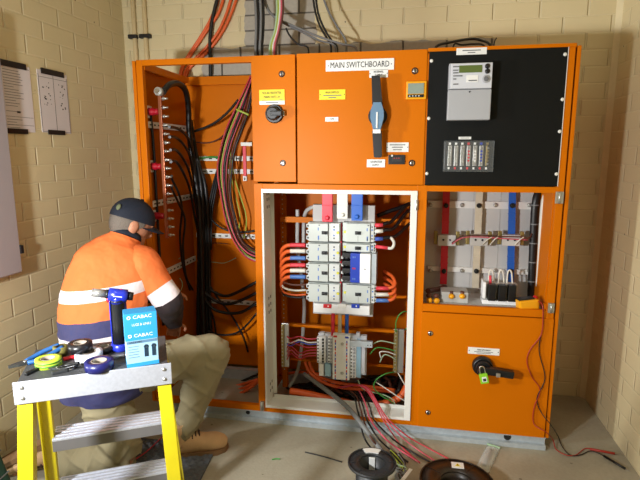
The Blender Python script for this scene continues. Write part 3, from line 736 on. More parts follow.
# small wires to the lower chassis
lw = [(338.5, 'cab_red'), (342, 'cab_white'), (343.8, 'cab_blue'), (347, 'cab_red'), (350, 'cab_red'), (353, 'cab_pink'), (355.5, 'cab_red')]
for i, (py, cc) in enumerate(lw):
    cable('wire', 'thin %s wire running into the left side of the lower white chassis' % {'cab_red': 'red', 'cab_white': 'white', 'cab_blue': 'blue', 'cab_pink': 'pink'}[cc],
          [(317.5, py, YF+.005), (308, py+.5, YF), (299, py-(2 if i < 4 else -3), .11), (291, py-(0 if i < 3 else 8)+i, .15), (287, py-2+i, .17)], .0035, cc, group='thin wires left of the lower chassis')
for i, (py, pts, cc, nmx) in enumerate((
    (342, [(373, 344, .11), (380, 341, .12), (388, 342, .14), (396, 344, .155)], 'cab_palegreen', 'pale green'),
    (0, [(370, 354, .12), (376, 348, .11), (384, 348, .13), (395, 351, .155)], 'cab_green', 'green'),
    (0, [(381, 358, .12), (380, 352, .11), (388, 352, .13), (396, 355, .155)], 'cab_white', 'white'),
    (0, [(380, 362, .14), (384, 355, .12), (390, 356, .13), (396, 360, .155)], 'cab_palegreen', 'pale green'),
    (0, [(396, 332, .15), (396, 322, .13), (400, 314, .12), (407, 312, .16), (409, 325, .2), (403, 331, .2)], 'cab_green', 'looped green'),
    (0, [(394, 372, .15), (385, 374, .10), (376, 380, .09), (374, 388, .09), (382, 396, .10), (392, 402, .13), (396, 408, .15)], 'cab_green', 'long curved green'),
    (0, [(398, 373, .15), (402, 380, .13), (407, 388, .13)], 'cab_white', 'short white'),
    (0, [(376, 382, .12), (388, 390, .11), (400, 398, .12), (407, 402, .14)], 'cab_white', 'long straight white'),
    (0, [(358, 380, .11), (362, 388, .11), (372, 392, .12), (384, 395, .12), (393, 400, .13), (396, 408, .14)], 'cab_palegreen', 'trailing pale green'))):
    cable('wire', '%s thin wire %s' % (nmx, ['near the bracket end of the lower chassis', 'at the middle of the right brass bar', 'below the bent green one at the right brass bar', 'lowest of those joining the right brass bar', 'at the top of the right brass bar', 'under the right brass bar', 'hanging from the foot of the right brass bar', 'across the bottom right of the middle compartment', 'below the lower chassis'][i]), pts, .0032, cc)
# big orange cables and hoses in the bottom
for i in range(2):
    cable('cable', 'orange power cable curving under the lower chassis to the right', [(305+i*4, 362, .24), (311+i*4, 374, .2), (325+i*3, 383-i*3, .17), (345, 388-i*4, .17), (372, 390-i*3, .19), (395, 392-i*2, .25)], .0095, 'cab_orange', group='orange power cables under the lower chassis', seg=10)
cable('cable', 'thick orange conduit lying across the bottom of the middle compartment', [(290, 391, .13), (308, 394, .13), (330, 399, .13), (352, 404, .14), (366, 407, .16)], .020, 'cab_orange', seg=14)
cable('cable', 'thick orange conduit curving up at the bottom right corner of the middle compartment', [(376, 405, .2), (390, 402, .19), (401, 396, .19), (407, 386, .22)], .020, 'cab_orange', seg=14)
cable('cable', 'thin orange cable low across the bottom left of the middle compartment', [(281, 375, .35), (300, 372, .34), (320, 374, .34)], .009, 'cab_orange')
for i in range(18):
    random.seed(40+i); yo = random.uniform(-4, 4)
    cable('cable', 'dark cable tangled in the bottom of the middle compartment', [(284+i*5, 390+yo*1.5, .44-.02*(i % 4)), (306+i*5, 384-yo*1.5, .40-.03*(i % 5)), (330+i*4, 395+yo, .36-.03*(i % 6)), (368+i*2, 384+yo*2, .40-.02*(i % 3)), (405, 388+yo*2, .46)], .0105, ('black_rubber', 'cab_brown', 'dark_rubber')[i % 3], group='dark cables in the bottom of the middle compartment')
def fl(px, py, z=.01): return at(px, py, Z=z)
# cables leaving over the frame to the floor
cable('cable', 'thick grey cable running over the white frame bottom down to the floor', [w(304, 374, .2), w(318, 384, .14), w(338, 399, .05), w(352, 412, -.03), fl(366, 430, .10), fl(378, 446, .03), fl(392, 466, .02)], .0125, 'cab_grey', seg=12)
for i in range(3):
    o = i*2.6
    cable('wire', 'pinkish red wire spilling over the white frame down to the floor reels', [w(338+o, 388, .12), w(352+o, 385, .10), w(364+o*.8, 388, .06), w(374+o*.6, 402, .0), w(382+o, 418, -.035), fl(394+o*2.5, 436, .05), fl(404+o*5, 449, .012), fl(420+o*7, 463, .012)], .0035, 'cab_red' if i % 2 == 0 else 'cab_pink', group='pinkish red wires spilling over the frame')
for i in range(5):
    random.seed(80+i); o = i*2.2
    cable('wire', 'dark wire hanging over the white frame toward the small black reel', [w(346+o*2, 391, .10), w(354+o*1.3, 397, .05), w(357+o*1.5, 408, -.012), w(360+o*1.6, 420, -.035), fl(364+o*3, 437, .08), fl(372+o*4, 449, .012), fl(386+o*5, 462, .012)], .0045, ('black_rubber', 'cab_brown', 'black_rubber', 'cab_pink', 'black_rubber')[i], group='dark wires hanging over the white frame')

# ------------------------------------------------------------------ right compartment
m = MB()
m.box(.075, .66, .315, .33, .722, 1.306, 'pan_white')
part(m, 'backing_pan', label='off-white backing pan')
for y0, y1 in ((200.5, 209.5), (266, 275)):
    a = w(428, y0, .30); b = w(533, y1, .30); part(MB().box(a.x, b.x, .298, .314, b.z, a.z, 'pan_strip', .001), 'support_strip')
for y in (205, 270.5):
    for px in (430.5, 462, 495.5, 529):
        p = w(px, y, .298); part(MB().lathe([(.011, 0), (.011, .008), (.006, .012)], (p.x, .298, p.z), (0, -1, 0), 'zinc', 12), 'bolt')
for x in (.19, .33, .47): part(MB().box(x, x+.004, .3125, .315, .74, 1.3, 'backplate'), 'pan_seam')
def bus2(px0, px1, pb0, py1, mt, label):
    a = w(px0, 192, .27); b = w(px1, 192, .27); c = w(pb0, py1, .27); m = MB(); wd_ = b.x-a.x
    m.prism([(a.x, .27, 1.306), (b.x, .27, 1.306), (c.x+wd_, .27, c.z), (c.x, .27, c.z)], (0, .012, 0), mt)
    t = thing('busbar', label, 'busbar', (a.x+wd_/2, .276, c.z)); m.build('bar', t)
    for y in (205.5, 271):
        p = w((px0+px1)/2+(pb0-px0)*(y-192)/(py1-192), y, .27)
        if p.z > c.z+.02: MB().lathe([(.013, 0), (.013, .010), (.008, .014)], (p.x, .27, p.z), (0, -1, 0), 'black_plastic', 12).build('bolt', t)
    for y in (214, 222, 257, 263):
        p = w((px0+px1)/2+(pb0-px0)*(y-192)/(py1-192), y, .27)
        MB().box(p.x-wd_/2-.002, p.x+wd_/2+.002, .267, .2835, p.z-.002, p.z+.002, mt, .0005).build('tape_band', t)
bus2(443, 450, 440, 284, 'red_bus', 'red busbar at the left of the right hand compartment')
bus2(476, 483, 472, 288, 'cream_bus', 'cream busbar in the middle of the right hand compartment')
bus2(509, 516, 507, 285, 'blue_bus', 'blue busbar at the right of the right hand compartment')
for (px, nmx) in ((446.5, 'red'), (478.5, 'cream'), (510.5, 'blue')):
    p0 = w(px-11, 233, .25); p1 = w(px+11, 245.5, .25)
    t = thing('current_transformer', 'small pale terminal clamp across the %s busbar in the right compartment' % nmx, 'clamp', ((p0.x+p1.x)/2, .25, p1.z))
    MB().box(p0.x+.012, p1.x-.012, .225, .268, p1.z, p0.z-.006, 'backplate', .003).build('body', t)
    for q in (.35, .65): MB().lathe([(.006, 0), (.004, .004)], (p0.x+(p1.x-p0.x)*q, .225, (p0.z+p1.z)/2), (0, -1, 0), 'ink', 10).build('screw', t)
    MB().box(p0.x-.008, p0.x+.011, .24, .262, p1.z+.004, p0.z+.012, 'brass', .003).build('lug', t)
    MB().box(p1.x-.011, p1.x+.008, .24, .262, p1.z+.004, p0.z+.012, 'brass', .003).build('lug', t)
cable('wire', 'thin dark red wire strung across the clamps in the right compartment', [(452, 243, .22), (457, 239, .215), (463, 236, .215), (478, 235.5, .215), (500, 236.5, .215), (522, 237, .215), (529, 238, .22), (533, 231, .26)], .0036, 'cab_brown')
cable('wire', 'thin reddish wire sagging below the dark red one between the clamps', [(452, 244, .22), (462, 238, .212), (478, 237, .212), (502, 238.5, .212), (528, 240, .22)], .003, 'cab_pink')
for i, (x0, x1) in enumerate(((482, 492), (490, 498), (515, 524))):
    cable('wire', 'short white wire looping between the clamps, %s' % ('beside the cream busbar', 'midway between cream and blue busbars', 'beside the blue busbar')[i], [(x0, 245, .22), ((x0+x1)/2, 240, .205), (x1, 237, .212)], .003, 'cab_white')
t = cable('trunk_cable', 'thick black cable trunk rising at the right end of the right compartment', [(538, 193, .27), (535.5, 203, .26), (534, 225, .26), (532.5, 260, .26), (531, 300, .26)], .020, 'black_rubber', seg=14)
for y in (205, 224, 243, 262, 281):
    p = w(535.2-(y-205)*.045, y, .26); m = MB(); m.ringsolid(.0225, .0195, .006, p-V((0, 0, .003)), (0, 0, 1), 'cab_grey', 16); m.build('cable_tie', t)
cable('cable', 'white cable running down just right of the black trunk in the right compartment', [(546, 194, .22), (543.5, 202, .22), (541.5, 225, .22), (540, 255, .22), (538, 286, .22)], .0125, 'cab_white', seg=12)
# fuse block
a = w(483, 281.5, .12); b = w(517, 305, .12); zb = .7225
t = thing('fuse_holder', 'three pole black fuse holder on white base on the compartment shelf', 'fuse holder', ((a.x+b.x)/2, .14, zb))
top = w(500, 284, .12).z
MB().box(a.x, b.x, .105, .19, zb, zb+.022, 'cover_white', .003).box(a.x, a.x+.014, .10, .19, zb+.03, top+.01, 'cover_white', .003).box(a.x+.015, b.x, .13, .19, zb+.022, top-.004, 'grey_pvc', .002).build('base', t)
for px in (491.5, 501.5, 511.5):
    p = w(px, 293, .11); MB().box(p.x-.018, p.x+.019, .09, .13, zb+.022, top, 'black_plastic', .003).box(p.x+.014, p.x+.02, .095, .12, zb+.045, zb+.06, 'brass').build('fuse_carrier', t)
for px, nmx in ((490.5, 'left'), (500.5, 'middle'), (509, 'right')):
    o = cable('wire', 'white wire loop above the %s pole of the fuse holder' % nmx, [(px-2.2, 287, .16), (px-1.6, 275, .17), (px, 270.3, .17), (px+2.5, 272.5, .17), (px+3.6, 286, .17)], .0042, 'cab_white')
    if nmx == 'left': m = MB(); m.tube([w(490.5, 286, .145), w(490.3, 275.5, .145)], .0065, 'sleeve_red'); m.build('sleeve', o, 'red sleeve')
# push-button box and loose lamps
a = w(441.5, 291, .10); b = w(468, 303.5, .10)
t = thing('button_box', 'grey box with two yellow and red buttons on the right compartment shelf', 'box', ((a.x+b.x)/2, .14, .7225))
MB().box(a.x, b.x, .10, .20, .7225, a.z-.004, 'grey_pvc', .004).build('body', t)
for px in (451.5, 462.3):
    p = w(px, 296.3, .085); MB().sphere((p.x, .092, p.z-.002), (.015, .014, .014), 'meter_yellow').build('button', t); MB().sphere((p.x+.001, .108, p.z+.010), (.013, .012, .013), 'cab_brown').build('cap', t)
for i, px in enumerate((429.3, 436.8)):
    p = w(px, 302, .07)
    t = thing('wire_connector', ('leftmost', 'second from left')[i]+' loose yellow connector with red top on the shelf edge', 'connector', (p.x, .07, .738 if False else .7225))
    MB().sphere((p.x, .07, .7225+.015), (.016, .014, .015), 'meter_yellow').build('body', t); MB().sphere((p.x-.003, .078, .7225+.038), (.015, .014, .014), 'cab_brown').build('cap', t)
cable('cable', 'dark red sleeved cable ends lying at the left of the compartment shelf', [V((.10, .10, .78)), V((.12, .15, .77)), V((.16, .2, .765)), V((.20, .27, .76))], .014, 'cab_brown')
# multimeter
a = w(517, 297.5, .03); b = w(539, 309, .03)
zb = .7385
t = thing('multimeter', 'yellow and black multimeter lying at the right end of the shelf', 'multimeter', ((a.x+b.x)/2, .06, .722))
Mm = Matrix.Translation(((a.x+b.x)/2+.002, .04, .7585)) @ Matrix.Rotation(math.radians(-6), 4, 'Y') @ Matrix.Rotation(math.radians(12), 4, 'Z')
MB().box(-.052, .046, -.025, .030, -.032, .020, 'meter_yellow', .009, Mm).build('case', t)
MB().box(-.048, .030, -.016, .032, .016, .026, 'black_plastic', .004, Mm).build('face', t)
MB().sphere(Mm @ V((.046, .02, .016)), (.012, .018, .012), 'tag_red').build('dial', t)
def lead(name, label, mt, pts, tip, dirv):
    o = cable(name, label, pts, .0025, mt, cat='test lead')
    m = MB(); m.tube([tip, tip+dirv*.06, tip+dirv*.11], .006, mt, seg=10, spline=False); m.build('probe', o)
    m = MB(); m.tube([tip+dirv*.11, tip+dirv*.135], .0012, 'steel', seg=6); m.build('probe_tip', o)
ra = V(fl(590, 449, .01)); rb = V(fl(606, 452, .01)); dr = (rb-ra).normalized()
lead('test_lead', 'red multimeter test lead hanging down the door to the floor', 'lead_red', [w(536, 301, .05), w(542, 304, -.006), w(543, 318, -.018), w(541, 335, -.018), w(530, 350, -.016), w(527, 362, -.016), w(532, 377, -.016), w(540, 390, -.016), w(534, 408, -.016), w(534, 424, -.018), w(546, 432, -.04), fl(553, 440, .03), fl(556, 449, .008), fl(566, 455, .008), fl(576, 455, .008), fl(584, 449, .008), fl(590, 448.5, .012)], V(fl(590, 449, .012)), dr)
ba = V(fl(604, 456, .01)); bb = V(fl(624, 468, .01)); db = (bb-ba).normalized()
lead('test_lead', 'black multimeter test lead hanging down the door to the floor', 'black_rubber', [w(538, 302, .05), w(543, 305, -.006), w(543, 325, -.016), w(539, 350, -.016), w(545, 378, -.016), w(537, 398, -.016), w(541, 412, -.016), w(551, 425, -.03), fl(558, 436, .02), fl(562, 446, .008), fl(570, 455, .008), fl(580, 455, .008), fl(590, 451, .008), fl(598, 453, .01), fl(604, 456, .012)], V(fl(604, 456, .012)), db)

# ------------------------------------------------------------------ left bay
t = thing('earth_bar', 'vertical copper earth bar with many bolts at the left side of the open left bay', 'copper bar', (-1.335, .07, 1.02))
zt = 1.82; zb = 1.02; YB = .07
MB().box(-1.345, -1.327, YB-.006, YB+.006, zb, zt, 'copper', .001).build('bar', t)
for i in range(17):
    zz = zt-.045-i*.046
    MB().cyl((-1.331, YB, zz), (-1.290, YB, zz), .005, 'zinc', seg=8).cyl((-1.320, YB, zz), (-1.311, YB, zz), .010, 'zinc', seg=6).build('bolt', t)
MB().cyl((-1.330, YB-.03, zt-.01), (-1.330, YB+.02, zt-.01), .022, 'zinc', seg=16).cyl((-1.330, YB-.045, zt-.01), (-1.330, YB-.03, zt-.01), .013, 'chrome', seg=6).build('lug', t)
for py in (112, 166.5, 217):
    z = at(158, py, X=-1.36).z
    MB().lathe([(.013, 0), (.018, .014), (.014, .022), (.022, .034), (.018, .044), (.024, .062)], (-1.345, YB, z), (-1, 0, 0), 'red_ins', 16).build('insulator', t, 'red ribbed insulator')
    MB().box(-1.409, -1.402, YB-.035, YB+.03, z-.032, z+.032, 'white_enamel', .001).build('bracket', t)
BK = 'black_rubber'
cable('cable', 'thickest black cable arching from the top of the copper bar down the left bay', [V((-1.315, .07, zt-.01)), (170, 84.5, .15), (179, 84, .28), (186, 92, .36), (188.5, 110, .42), (189, 130, .44), (193, 165, .46), (198.5, 200, .46), (201, 250, .46), (203, 310, .46), (205, 350, .46), (206, 380, .45)], .017, BK, seg=12)
for i in range(5):
    cable('cable', 'black cable hanging in the thick vertical bundle of the left bay', [(191+i*.8, 120+i*6, .50-.02*(i % 2)), (193+i*1.6, 150+i*4, .50), (197+i*2.2, 190, .50-.02*(i % 3)), (199+i*2.5, 250, .50), (198+i*3, 320, .50), (200+i*4, 370, .49)], .0125, BK, group='black cables of the thick vertical bundle', seg=10)
for i, py in enumerate((127, 137, 150, 162)):
    cable('cable', 'black cable curving from the copper bar bolts into the vertical bundle', [V((-1.290, .07, at(165, py, X=-1.31).z)), (176, py+1-i*.5, .20), (184, py+6+i*2, .30), (190, py+16+i*4, .40), (195, py+38+i*6, .47), (198, py+70, .48)], .008, BK, group='black cables curving from the copper bar')
for i, (y0, dx) in enumerate(((176, 0), (186, 3))):
    cable('cable', 'black cable hanging slack from the lower bolts of the copper bar', [V((-1.290, .07, at(168, y0, X=-1.31).z)), (172, y0+3, .14), (179, y0+18, .2), (182+dx, y0+34, .26), (180+dx, y0+60, .3), (183+dx, y0+90, .34), (190+dx, 290, .42)], .007, BK, group='slack black cables under the copper bar')
cable('cable', 'black cable straight down the left side wall behind the copper bar', [V((-1.40, .08, 1.72)), V((-1.398, .09, 1.5)), V((-1.398, .09, 1.25)), V((-1.398, .09, .9)), V((-1.398, .09, .5))], .008, BK)
cable('cable', 'dark cable sagging from the vertical bundle up to the coloured bundle', [(192, 132, .50), (204, 128, .49), (216, 122, .47), (228, 112, .45), (238, 100, .42)], .008, 'dark_rubber')
cable('wire', 'thin brown wire sagging below the dark cable in the left bay', [(195, 142, .54), (206, 143, .54), (217, 140, .53), (227, 132, .5), (236, 120, .47)], .0045, 'cab_brown')
cable('cable', 'green cable crossing the upper white rail of the left bay', [(194, 160, .53), (202, 158, .54), (212, 157, .54), (222, 158, .53)], .006, 'cab_green')
wc = ['cab_red', 'cab_white', 'cab_gy', 'black_rubber', 'cab_green', 'cab_pink', 'black_rubber', 'cab_pink', 'cab_grey', 'cab_green', 'cab_brown', 'black_rubber']
for i, cc in enumerate(wc):
    random.seed(300+i); o = i*1.25-6.5+random.uniform(-1.5, 1.5); d = .40+.014*(i % 5)
    cable('wire', 'wire of the multicoloured bundle swinging down the right side of the left bay', [(253+o*.4, 76, d-.05), (248+o*.6, 90, d), (240+o, 112, d), (232+o*1.1, 132, d+.02), (226.5+o, 150, d+.02), (223.5+o, 170, d+.02), (225+o*.7, 195, d+.02), (230+o*.7, 220, d+.02), (237+o*.6, 240, d), (247+o*.4, 256-i*.8, d-.02), (257, 262-i, d-.05)], .0062 if cc == 'black_rubber' else .0044, cc, group='multicoloured bundle in the left bay')
p = w(239, 112, .37)
m = MB(); m.tube([w(229.5+7, 109.5, .36), w(240, 111, .352), w(249, 115, .36)], .006, 'cab_gy', seg=8); tag(m.build('cable_tie'), 'green-yellow tie wrapped round the multicoloured bundle', 'cable tie')
for i in range(2):
    cable('wire', 'green-yellow wire dropping in a slim V from the multicoloured bundle', [(228+i*2, 150, .47), (231+i*3, 175, .49), (236+i*5, 198, .5), (240+i*6, 215, .5), (239+i*7, 228, .5), (238+i*6, 238, .52)], .004, 'cab_gy', group='green-yellow wires dropping in a V')
for i in range(3):
    cable('cable', 'black cable rising from the bundle to the multicoloured wires in a narrow fork', [(207+i*2, 250, .5), (208+i*2, 215, .5), (212+i*2, 190, .5), (218+i*1.5, 168, .48), (224+i, 150, .46)], .007, BK, group='black forked cables in the left bay')
sets = [[(204, 285), (214, 292), (226, 296), (240, 291), (258, 281)], [(204, 292), (216, 301), (228, 304), (242, 300), (258, 292)], [(203, 296), (212, 308), (226, 313), (242, 312), (258, 302)], [(206, 280), (218, 298), (232, 316), (243, 336), (248, 352)], [(202, 282), (207, 303), (214, 320), (217, 345)], [(205, 330), (222, 335), (240, 331), (258, 312)], [(200, 205), (216, 224), (230, 231), (246, 232), (257, 230)]]
for i, s_ in enumerate(sets):
    cable('cable', 'black cable sweeping sideways low in the left bay toward the centre post', [(x, y, .50-.015*(i % 3)) for x, y in s_], .010 if i < 3 else .0065, BK, group='black cables sweeping sideways in the left bay')
for i, s_ in enumerate(([(203, 262), (212, 262), (224, 263), (236, 258)], [(205, 244), (216, 243), (228, 244)], [(172, 262), (180, 258), (184, 250)], [(176, 274), (182, 282), (181, 290), (176, 293)])):
    cable('wire', 'thin pale wire offcut dangling in the lower left bay, %s' % ('longest one across the back', 'short one below the rail', 'short one near the shirt sleeve', 'hooked one near the shirt cuff')[i], [(x, y, .53 if i < 2 else .35) for x, y in s_], .0025, 'cab_palegreen' if i != 1 else 'cab_brown')
for i in range(3):
    cable('cable', 'orange cable lying along the floor of the left bay behind the knee', [(190, 398-i*4, .32+i*.05), (212, 400-i*5, .32+i*.05), (232, 397-i*5, .32+i*.05), (250, 388-i*3, .32+i*.05), (262, 378, .34+i*.05)], .010, 'cab_orange', group='orange cables on the floor of the left bay')
cable('cable', 'black cable lying along the back of the left bay floor', [(196, 386, .48), (220, 389, .48), (240, 382, .48), (258, 374, .48)], .008, BK)
a = w(242.5, 146, .45); b = w(246.5, 181, .45)
t = thing('insulated_link', 'red insulated strip with pale end hanging beside the coloured bundle in the left bay', 'strip', ((a.x+b.x)/2, .46, b.z))
MB().box(a.x, b.x, .45, .465, b.z+.03, a.z, 'red_bus', .002).build('strip', t)
MB().box(a.x-.002, b.x+.002, .447, .467, b.z, b.z+.03, 'white_label', .002).box(a.x+.006, b.x-.006, .4455, .447, b.z+.006, b.z+.02, 'ink').build('tag', t)
MB().box(a.x-.01, b.x+.04, .447, .467, a.z, a.z+.022, 'white_enamel', .002).build('bracket', t)

# ------------------------------------------------------------------ cables above the board
def up(px, py, Y): return w(px, py, Y)
TOPZ = 1.9625
for i, s_ in enumerate(([(222, -12), (213, 14), (203, 33), (190, 53), (181, 70)], [(226, -12), (219, 12), (206, 32), (192, 53), (182, 71)], [(234, -12), (227, 12), (218, 32), (205, 49), (186, 70)], [(240, -12), (231, 14), (221, 34), (208, 51), (188, 71)])):
    pts = [w(x, y, .620) for x, y in s_]; e = pts[-1]
    cable('cable', 'orange power cable sweeping down the brick wall into the top left of the switchboard', pts+[V((e.x-.02, .62, 1.85)), V((e.x-.03, .62, 1.6))], .0092, 'cab_orange', group='orange cables above the left bay', seg=10)
cable('cable', 'black cable dropping beside the orange cables above the left bay', [w(220, -10, .615), w(214, 12, .615), w(210.5, 32, .615), w(210, 52, .617), w(210.5, 64, .617), w(210.5, 84, .617), w(210.5, 100, .617)], .012, BK, seg=10)
TY = .36
def intotop(s_, Y=TY):
    pts = [w(x, y, Y) for x, y in s_]; e = pts[-1]
    return pts+[V((e.x, Y, 1.98)), V((e.x, Y, TOPZ))]
for i in range(4): cable('cable', 'dark grey cable rising vertically above the narrow door', intotop([(254+i*2.8, -12), (256+i*2.5, 15), (256+i*2.3, 35), (255.5+i*2.2, 46)], TY+.02*(i % 2)), .0075, ('cab_grey', 'dark_rubber', 'cab_grey', 'black_rubber')[i], group='dark grey cables above the narrow door', seg=10)
for i, cc in enumerate(('cab_palegreen', 'cab_gy', 'cab_white', 'cab_pink', 'cab_brown')):
    cable('wire', '%s wire rising above the narrow door right of the dark grey cables' % {'cab_palegreen': 'pale green', 'cab_gy': 'green-yellow', 'cab_white': 'white', 'cab_pink': 'pink', 'cab_brown': 'brown'}[cc], intotop([(276+i*1.6, -12), (277+i*1.5, 10), (275+i*1.2, 30), (270+i*1.5, 46)], TY-.03), .0065, cc)
cable('cable', 'grey cable slanting right across the brickwork above the main sign', intotop([(261, -12), (266, 6), (275, 17), (296, 27), (320, 37), (342, 44), (356, 48)], .42), .0065, 'cab_grey', seg=10)
cable('cable', 'grey cable slanting right just under its twin above the main sign', intotop([(263, -12), (268, 8), (278, 20), (298, 30), (318, 40), (335, 46)], .44), .0055, 'cab_grey', seg=10)
for i, s_ in enumerate(([(312, -12), (315, 10), (320, 26), (328, 40), (331, 47)], [(315, -12), (318, 12), (324, 28), (332, 41), (337, 47)], [(320, -12), (328, 10), (338, 28), (346, 42)])):
    cable('cable', 'black cable dropping from above behind the main sign', intotop(s_, .46), .006, BK if i < 2 else 'cab_grey', group='black cables behind the main sign')
cable('wire', 'thin black wire curling above the narrow and main doors', intotop([(286, 28), (290, 36), (298, 44), (308, 48)], .40), .005, BK)
cable('cable', 'black cable arching over the black meter panel top', [V((w(436, 50, .35).x, .35, TOPZ)), w(436, 47, .35), w(452, 42, .42), (470, 39, .5), (480, 40, .5), w(490, 45, .42), V((w(494, 50, .4).x, .4, TOPZ))], .007, BK)
cable('wire', 'thin black wire lying lower over the black meter panel top', [V((w(452, 50, .35).x, .35, TOPZ)), w(454, 44.5, .4), w(462, 45, .42), w(474, 44, .42), w(484, 46, .4), V((w(486, 50, .38).x, .38, TOPZ))], .005, BK)
cable('wire', 'short stub of dark wire sticking up right of the arching cable', [V((w(492, 47, .5).x, .5, TOPZ)), w(494, 44, .5), w(496.5, 38, .52)], .0035, BK)

# conduits on the back wall
for i, (x, nmx) in enumerate(((-1.776, 'left'), (-1.70, 'right'))):
    t = thing('conduit', 'painted vertical conduit on the back wall near the corner, %s one of the pair' % nmx, 'conduit', (x, .625, 1.2))
    pm_ = 'conduit_paint'
    if pm_ not in MATS: pm(pm_, 'D3C094', .55)
    MB().tube([(x, .628, 1.2), (x, .628, 2.8)], .0145, pm_, seg=14, spline=False).build('pipe', t)
    MB().box(x-.04, x+.018 if i == 0 else x+.035, .61, .643, 2.212, 2.236, 'clipper', .004).build('clip', t, 'black saddle clip')

# ------------------------------------------------------------------ things on the left wall
t = thing('wall_panel', 'pale lilac grey flat cabinet on the left wall at the photo edge', 'cabinet', (-1.83, -.6, .93))
MB().box(LX, -1.803, -.72, -.472, .935, 2.06, 'panel_lilac', .003).build('body', t)
MB().box(-1.803, -1.797, -.715, -.478, .94, 2.055, 'panel_lilac', .002).build('door', t)
p = at(19, 250, X=-1.80)
MB().box(-1.815, -1.795, -.474, -.455, p.z-.02, p.z+.02, 'clipper', .003).build('latch', t)
def sheet(y0, y1, z0, z1, label, style):
    t = thing('paper_sheet', label, 'paper', (LX+.002, (y0+y1)/2, z0))
    m = MB(); m.box(LX+.0005, LX+.003, y0, y1, z0, z1, 'paper')
    H = z1-z0; W_ = y1-y0; random.seed(3 if style else 5)
    if style == 0:
        for i in range(22):
            if i in (14, 16, 17): continue
            zz = z1-.03-i*H*.04; l = random.uniform(.35, .75)
            m.box(LX+.003, LX+.0036, y0+W_*.2, y0+W_*(.2+l*.75), zz-.0025, zz, 'ink_grey')
        for zz in (z0+H*.10, z0+H*.22, z0+H*.95): m.box(LX+.003, LX+.0036, y0+W_*.1, y1-.006, zz, zz+.0015, 'ink')
        m.box(LX+.003, LX+.0036, y0+W_*.15, y0+W_*.16, z0+H*.1, z1-.02, 'ink_grey'); m.box(LX+.003, LX+.0036, y0+W_*.5, y0+W_*.6, z0+H*.28, z0+H*.31, 'ink')
    else:
        for zz in (z1-.035, z0+.004): m.box(LX+.003, LX+.0036, y0+.004, y1-.004, zz, zz+.002, 'ink_grey')
        for yy in (y0+.004, (y0+y1)/2, y1-.006): m.box(LX+.003, LX+.0036, yy, yy+.002, z0+.004, z1-.02, 'ink')
        for i in range(34):
            b = i % 2; zz = z1-.06-random.random()**1.3*H*.42; yy = y0+W_*(.12+.5*b)+random.random()*W_*.25; s_ = random.uniform(.003, .007)
            m.box(LX+.003, LX+.0036, yy, yy+s_*1.2, zz, zz+s_, 'ink')
    m.build('page', t)
    wy = (y1-y0)
    MB().box(LX+.0031, LX+.008, y0+wy*.12, y1-wy*.12, z1-.018, z1+.010, 'tape_black', .001).build('tape_strip', t)
    MB().box(LX+.0031, LX+.008, y0+wy*.18, y1-wy*.25, z0-.010, z0+.014, 'tape_black', .001).build('tape_strip', t)
sheet(-.45, -.232, 1.59, 1.902, 'printed paper sheet taped beside the lilac cabinet on the left wall', 0)
sheet(-.183, .040, 1.594, 1.904, 'paper sheet with two dotted columns taped on the left wall, nearer the corner', 1)

# ------------------------------------------------------------------ floor items
FM = thing('foam_mat', 'dark grey egg-crate foam mat on the floor under the kneeling worker', 'mat', (-1.2, -.55, 0))
bm = MB(); nx, ny = 66, 60; x0, x1, y0, y1 = -1.52, -.93, -1.05, -.28
def fz(u, v): return .012+.006*math.sin(u*2*math.pi*13)*math.sin(v*2*math.pi*15)
G = [[bm.bm.verts.new((x0+(x1-x0)*i/nx+.07*j/ny*-1+.06, y0+(y1-y0)*j/ny, fz(i/nx, j/ny))) for i in range(nx+1)] for j in range(ny+1)]
fs = [bm.bm.faces.new([G[j][i], G[j][i+1], G[j+1][i+1], G[j+1][i]]) for j in range(ny) for i in range(nx)]
edge = [G[0][i] for i in range(nx+1)]+[G[j][nx] for j in range(1, ny+1)]+[G[ny][i] for i in range(nx-1, -1, -1)]+[G[j][0] for j in range(ny-1, 0, -1)]
low = [bm.bm.verts.new((v.co.x, v.co.y, .0005)) for v in edge]
for i in range(len(edge)):
    j = (i+1) % len(edge); fs.append(bm.bm.faces.new([edge[j], edge[i], low[i], low[j]]))
fs.append(bm.bm.faces.new(low))
bm.fin(fs, 'foam', False); bm.build('foam', FM)
cable('wire', 'thin red wire lying on the dark foam mat behind the ladder', [fl(118, 467, .024), fl(132, 461, .024), fl(146, 452, .024), fl(158, 441, .024), fl(163, 436, .024)], .003, 'cab_red')
for (p0, p1, cc, l) in (((305, 452), (342, 462), 'dark_rubber', 'thin dark wire offcut on the concrete in front of the plinth'), ((272, 459.5), (280, 459), 'cab_green', 'tiny green wire offcut on the concrete floor'), ((118, 466), (120, 470), 'cab_gy', None)):
    if l: cable('wire_offcut', l, [fl(*p0, .004), fl((p0[0]+p1[0])/2, (p0[1]+p1[1])/2-.5, .004), fl(*p1, .004)], .003, cc, cat='wire')
def spool(c, r, h, hole, rb, mt, label, nmx, sticker):
    t = thing('cable_reel', label, 'cable reel', (c.x, c.y, 0))
    for z0 in (0, h-.008):
        m = MB(); m.ringsolid(r, hole, .008, (c.x, c.y, z0), (0, 0, 1), mt, 48)
        for i in range(8):
            an = i*math.pi/4+.2; m.bar((c.x+math.cos(an)*(hole+.012), c.y+math.sin(an)*(hole+.012), z0+.008), (c.x+math.cos(an)*(r-.006), c.y+math.sin(an)*(r-.006), z0+.008), .004, .004, mt, V((0, 0, 1)))
        m.ringsolid(r, r-.006, .003, (c.x, c.y, z0+.008), (0, 0, 1), mt, 48); m.build('flange', t)
    m = MB(); m.ringsolid(rb, hole, h-.016, (c.x, c.y, .008), (0, 0, 1), mt, 40); m.build('drum', t)
    m = MB()
    sticker(m, c, h); m.build('sticker', t, 'white paper sticker')
    return t
